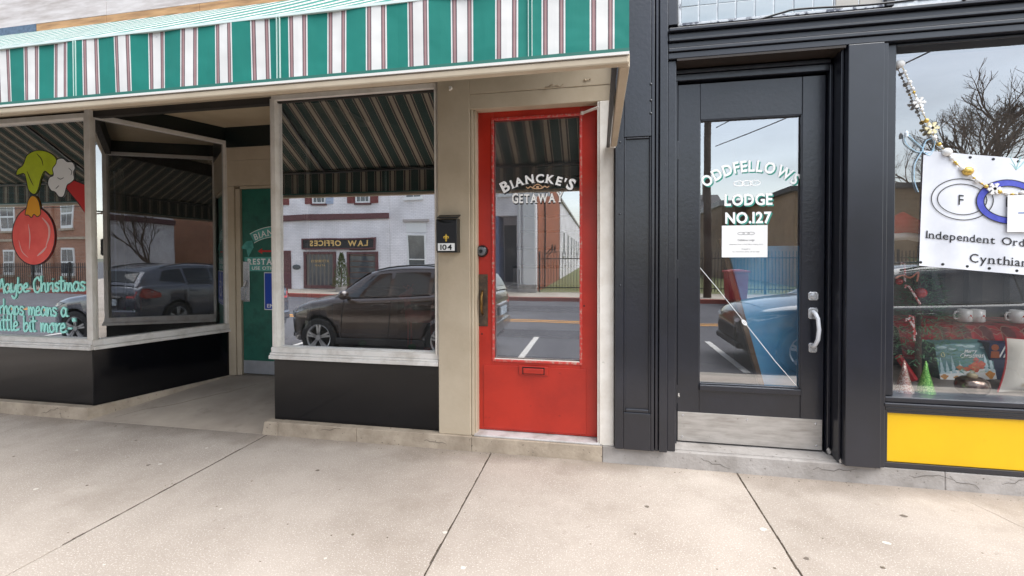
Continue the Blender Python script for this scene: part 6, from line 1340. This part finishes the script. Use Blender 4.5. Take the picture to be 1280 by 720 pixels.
def mug(px, label):
    q = pt(px, 405, 3.98); z = ztop + .012; r = .042
    t = thing('mug', label, 'mug', (q.x, 3.98, z), 'white mugs on the tartan cloth'); mm = mat('white_ceramic', C('#e6e2dc'), .2, spec=.6)
    MB().lathe((q.x, 3.98, z), [(r * .8, 0), (r, .006), (r, .095), (r * .9, .095), (r * .88, .02)], 22).obj('cup', mm, t, smooth=True); MB().tube([(q.x - r, 3.98, z + .02), (q.x - r - .025, 3.98, z + .025), (q.x - r - .03, 3.98, z + .05), (q.x - r - .02, 3.98, z + .075), (q.x - r, 3.98, z + .078)], .007, 8).obj('handle', mm, t, smooth=True)
    mb = MB(); T = lambda x, z_, o=0: (q.x + .01 + x, 3.98 - math.sqrt(max(0, (r + .0008) ** 2 - (x + .01) ** 2)), z + z_)
    mb.add([T(a, b) for a, b in ((-.016, .03), (.018, .03), (.02, .042), (.01, .044), (.006, .058), (-.006, .058), (-.009, .045), (-.017, .044))], [tuple(range(8))]); mb.obj('red_truck_print', rbm, t)
mug(1206, 'white mug with red picture, leftmost of the mugs'); mug(1222, 'white mug with red picture, second from the left'); mug(1271, 'white mug at the right edge of the photo')
# picture box
bx_ = thing('christmas_picture_box', 'teal illustrated Merry Christmas box leaning behind the silver ball ornament', 'box', (2.4, 3.6, .51))
k0, k1, k2, k3 = pt(1176, 477, 3.50), pt(1246, 474, 3.50), pt(1237, 429, 3.62), pt(1168, 430, 3.62)
kl0, kl1 = pt(1158, 470, 3.62), pt(1152, 431, 3.70)
teal = mat('teal_print', C('#3f8488'), .4, C('#2e6a70'), 5); tealD = mat('dark_teal_side', C('#1f4c4e'), .4, C('#2f6a5c'), 30, .5, .6)
mb = MB(); back = Vector((0, .10, .01)); mb.add([k0, k1, k2, k3, k0 + back, k1 + back, k2 + back, k3 + back], [(0, 1, 2, 3), (4, 7, 6, 5), (0, 4, 5, 1), (1, 5, 6, 2), (2, 6, 7, 3)]); mb.obj('front', teal, bx_)
MB().add([kl0, k0 - Vector((.001, 0, 0)), k3 - Vector((.001, 0, 0)), kl1, kl0 + back, k0 + back - Vector((.001, 0, 0)), k3 + back - Vector((.001, 0, 0)), kl1 + back], BF).obj('side', tealD, bx_)
fn_ = (k1 - k0).cross(k3 - k0).normalized(); fn_ = fn_ if fn_.y < 0 else -fn_
def KT(x, z, off=0): p = k0.lerp(k1, x).lerp(k3.lerp(k2, x), z); return tuple(p + fn_ * (.001 + off))
mb = MB(); mb.add([KT(0, 0), KT(1, 0), KT(1, .26), KT(.8, .3), KT(.6, .24), KT(.3, .28), KT(0, .2)], [tuple(range(7))]); mb.obj('snow_print', whitep, bx_)
wc = mat('cloud_print', C('#a8c4c8'), .5)
for (a, b, r) in ((.12, .9, .06), (.3, .85, .05), (.62, .92, .07), (.9, .88, .06), (.45, .95, .05)): MB().add([KT(a + r * 1.6 * math.cos(2 * PI * k / 12), b + r * .6 * math.sin(2 * PI * k / 12), .0003) for k in range(12)], [tuple(range(12))]).obj('cloud_print', wc, bx_)
tp_ = mat('pale_tree_print', C('#b8d4dc'), .5)
for (a, h_) in ((.06, .4), (.16, .3), (.27, .42), (.4, .3), (.86, .5), (.95, .42)): 
    for lv in range(3): MB().add([KT(a - .05 + lv * .012, .2 + h_ * lv / 3.6, .0006 + lv * .0002), KT(a + .05 - lv * .012, .2 + h_ * lv / 3.6, .0006 + lv * .0002), KT(a, .2 + h_ * (lv + 1.4) / 3, .0006 + lv * .0002)], [(0, 1, 2)]).obj('tree_print', tp_, bx_)
for (a, b, rx_, rz_, m_) in ((.38, .34, .06, .06, 'b06a38'), (.5, .30, .09, .05, 'c8542c'), (.66, .34, .11, .12, 'd0542e'), (.7, .52, .05, .08, 'c83030'), (.78, .4, .07, .1, 'cf4a2c'), (.08, .12, .07, .06, 'c98a3c'), (.3, .08, .06, .05, 'd0923a'), (.9, .12, .08, .10, 'd88a20'), (.56, .14, .05, .04, 'a84a2c')):
    MB().add([KT(a + rx_ * (1 + .25 * math.sin(3 * q)) * math.cos(q), b + rz_ * (1 + .25 * math.cos(4 * q)) * math.sin(q), .0013) for q in [2 * PI * k / 14 for k in range(14)]], [tuple(range(14))]).obj('figure_print', mat('print_' + m_, C('#' + m_), .5, C('#e0b070'), 60, .55, .65), bx_)
mb = MB(); ellipse_ring(mb, .12, .70, .03, .06, .016, KT, .0008, 14); mb.obj('moon_print', mat('moon_print', C('#e8e0b0'), .5), bx_)
for tt, zz_, w_ in (('Merry', .74, .22), ('Christmas', .60, .42)): lettering('lettering', tt, 0, 0, 0, .10 if tt == 'Merry' else .13, whitep, bx_, plane=lambda x, z, o=0, zz_=zz_: KT(.62 + x, zz_ + z, .0018 + o), width=w_, shear=.3, bold=.01)
# mercury glass ball ornament
q = onledge(1215, 494, .506); mb = MB(); N = 24; prof = [(.02, .0), (.05, .006), (.074, .03), (.08, .058), (.072, .09), (.045, .108), (.02, .112)]
orn = thing('glass_ball_ornament', 'round mottled silver and copper glass ornament on the right window ledge', 'ornament', q)
MB().lathe(q, prof, N).obj('ball', mat('mercury_glass', C('#b9a79a'), .14, C('#5a3c34'), 24, .42, .6, metal=.8, bump=.3, bscale=40), orn, smooth=True)
MB().lathe(q + Vector((0, 0, .110)), [(.024, 0), (.026, .012), (.016, .02)], 14).tube([q + Vector((-.012, 0, .13)), q + Vector((-.008, 0, .145)), q + Vector((.008, 0, .145)), q + Vector((.012, 0, .13))], .003, 6).obj('cap', mat('pale_gold_cap', C('#cfc3a4'), .3, metal=.5), orn)
# glitter cones
def cone(px, py, h, r, m_, label):
    q = onledge(px, py, .506); t = tag(MB().lathe(q, [(r, 0), (r, .004), (r * .66, h * .33), (r * .33, h * .66), (.003, h)], 20).obj('glitter_cone', m_, smooth=True), label, 'decoration', 'glitter cone trees on the ledge')
cone(1130, 492, .20, .052, mat('copper_pink_glitter', C('#a8746a'), .35, C('#e0d2c8'), 130, .46, .56, metal=.5, bump=.8, bscale=220), 'copper-pink glitter cone, left of the green one')
cone(1157, 493, .20, .050, mat('green_glitter', C('#4c9a3c'), .35, C('#a8e07c'), 130, .46, .58, metal=.4, bump=.8, bscale=220), 'bright green glitter cone on the right window ledge')
q0, q1 = pt(1122, 444, 3.42), pt(1144, 476, 3.36); tag(MB().bar(q0, q1, .05, .03).obj('red_gift_tag', mat('red_card', C('#c01f2a'), .4), bevel=.006), 'red printed card tube leaning behind the copper-pink cone', 'card')
# patterned gift + pillow
q0, q1 = pt(1238, 476, 3.55), pt(1262, 428, 3.60); gf = thing('gift_bag', 'navy gift bag with white stripes and gingerbread figure beside the pillow', 'gift bag', (q0.x, 3.58, .51))
MB().box(q0.x, q1.x + .1, 3.56, 3.66, .506, q1.z).obj('bag', mat('navy_card', C('#1e2c52'), .5), gf)
mb = MB(); w = q1.x + .1 - q0.x
for k in range(5): xx = q0.x + .05 + k * .025; zt_ = q1.z - .005; mb.add([(xx, 3.5585, zt_ - .09), (xx + .01, 3.5585, zt_ - .09), (xx + .05, 3.5585, zt_), (xx + .04, 3.5585, zt_)], [(0, 1, 2, 3)])
mb.obj('stripe_print', whitep, gf)
mb = MB().add([(q0.x + .03 + .022 * math.cos(2 * PI * k / 10), 3.558, q1.z - .03 + .022 * math.sin(2 * PI * k / 10)) for k in range(10)], [tuple(range(10))]).add([(q0.x + .008, 3.557, q1.z - .055), (q0.x + .052, 3.557, q1.z - .055), (q0.x + .056, 3.557, q1.z - .10), (q0.x + .004, 3.557, q1.z - .10)], [(0, 1, 2, 3)]); mb.obj('gingerbread_print', mat('gingerbread', C('#a9572c'), .6), gf)
pw = thing('white_pillow', 'white Christmas pillow with red lettering and candy cane at the right window ledge', 'pillow', (2.75, 3.32, .51))
pc0 = at(1247, 490, 3.22); pc1 = at(1257, 422, 3.34); W_ = .42; H_ = pc1.z - pc0.z + .02
def PT(u, v, off=0):
    ed = (1 - (2 * u - 1) ** 4) * (1 - (2 * v - 1) ** 4); base = pc0.lerp(pc1, v); pin = -.02 * math.sin(PI * v) * (1 if u < .5 else -1) * (abs(2 * u - 1) ** 2)
    return (base.x + u * W_ - pin * 1.0, base.y - .055 * ed ** .6 - off, base.z + .012 * math.sin(PI * u) * (-1 if v > .5 else 1) * abs(2 * v - 1))
n = 16; mb = MB(); mb.add([PT(i / n, j / n) for i in range(n + 1) for j in range(n + 1)], [(i * (n + 1) + j, (i + 1) * (n + 1) + j, (i + 1) * (n + 1) + j + 1, i * (n + 1) + j + 1) for i in range(n) for j in range(n)])
mb.add([(p[0], 2 * pc0.lerp(pc1, j / n).y - p[1] + .001, p[2]) for i in range(n + 1) for j in range(n + 1) for p in [PT(i / n, j / n)]], [(i * (n + 1) + j, i * (n + 1) + j + 1, (i + 1) * (n + 1) + j + 1, (i + 1) * (n + 1) + j) for i in range(n) for j in range(n)])
mb.obj('cushion', mat('off_white_cotton', C('#e3ddd2'), .95, C('#d6cfc2'), 8, bump=.5, bscale=20, bdist=.004), pw, smooth=True)
MB().tube([PT(0, v / 10) for v in range(11)] , .005, 6).tube([PT(u / 10, 1) for u in range(11)], .003, 6).obj('piping', mat('red_piping', C('#a8262e'), .8), pw)
def PP(x, z, off=0): return PT(x, z, .002 + off)
redst = mat('red_stitching', C('#b02030'), .8)
lettering('lettering', 'HO HO HO', 0, 0, 0, .14, redst, pw, plane=lambda x, z, o=0: PP(.52 + x, .66 + z, o), width=.72, bold=.0)
mb = MB(); cn = smooth([(.26, .22), (.36, .42), (.38, .52), (.30, .58), (.22, .52)], 6)
ribbon(mb, cn, .06, PP, .0005); mb.obj('candy_cane_print', redst, pw)
mb = MB()
for k in range(2, len(cn) - 2, 4): mb.add([PP(cn[k][0] + a, cn[k][1] + b, .0018) for a, b in ((-.028, -.008), (.028, .012), (.028, .028), (-.028, .008))], [(0, 1, 2, 3)])
mb.obj('cane_stripe', whitep, pw)
mb = MB(); mb.add([PP(.46 + .10 * math.cos(2 * PI * k / 18), .38 + .14 * math.sin(2 * PI * k / 18), .001) for k in range(18)], [tuple(range(18))]); mb.obj('snowman_print', whitep, pw)
mb = MB(); mb.add([PP(.34 + a, .44 + b, .0024) for a, b in ((0, 0), (.09, .03), (.10, .10), (.02, .09))], [(0, 1, 2, 3)]); mb.add([PP(.40 + a, .10 + b, .0024) for a, b in ((0, 0), (.1, 0), (.1, .10), (.03, .10))], [(0, 1, 2, 3)]); mb.obj('mitten_print', blackp, pw)
mb = MB()
for k in range(4): ribbon(mb, [(.2 + .035 * math.cos(PI * k / 4), .16 + .05 * math.sin(PI * k / 4)), (.2 - .035 * math.cos(PI * k / 4), .16 - .05 * math.sin(PI * k / 4))], .004, PP, .0006 + .0003 * k)
mb.obj('snowflake_print', mat('tan_stitching', C('#b9a88c'), .8), pw)
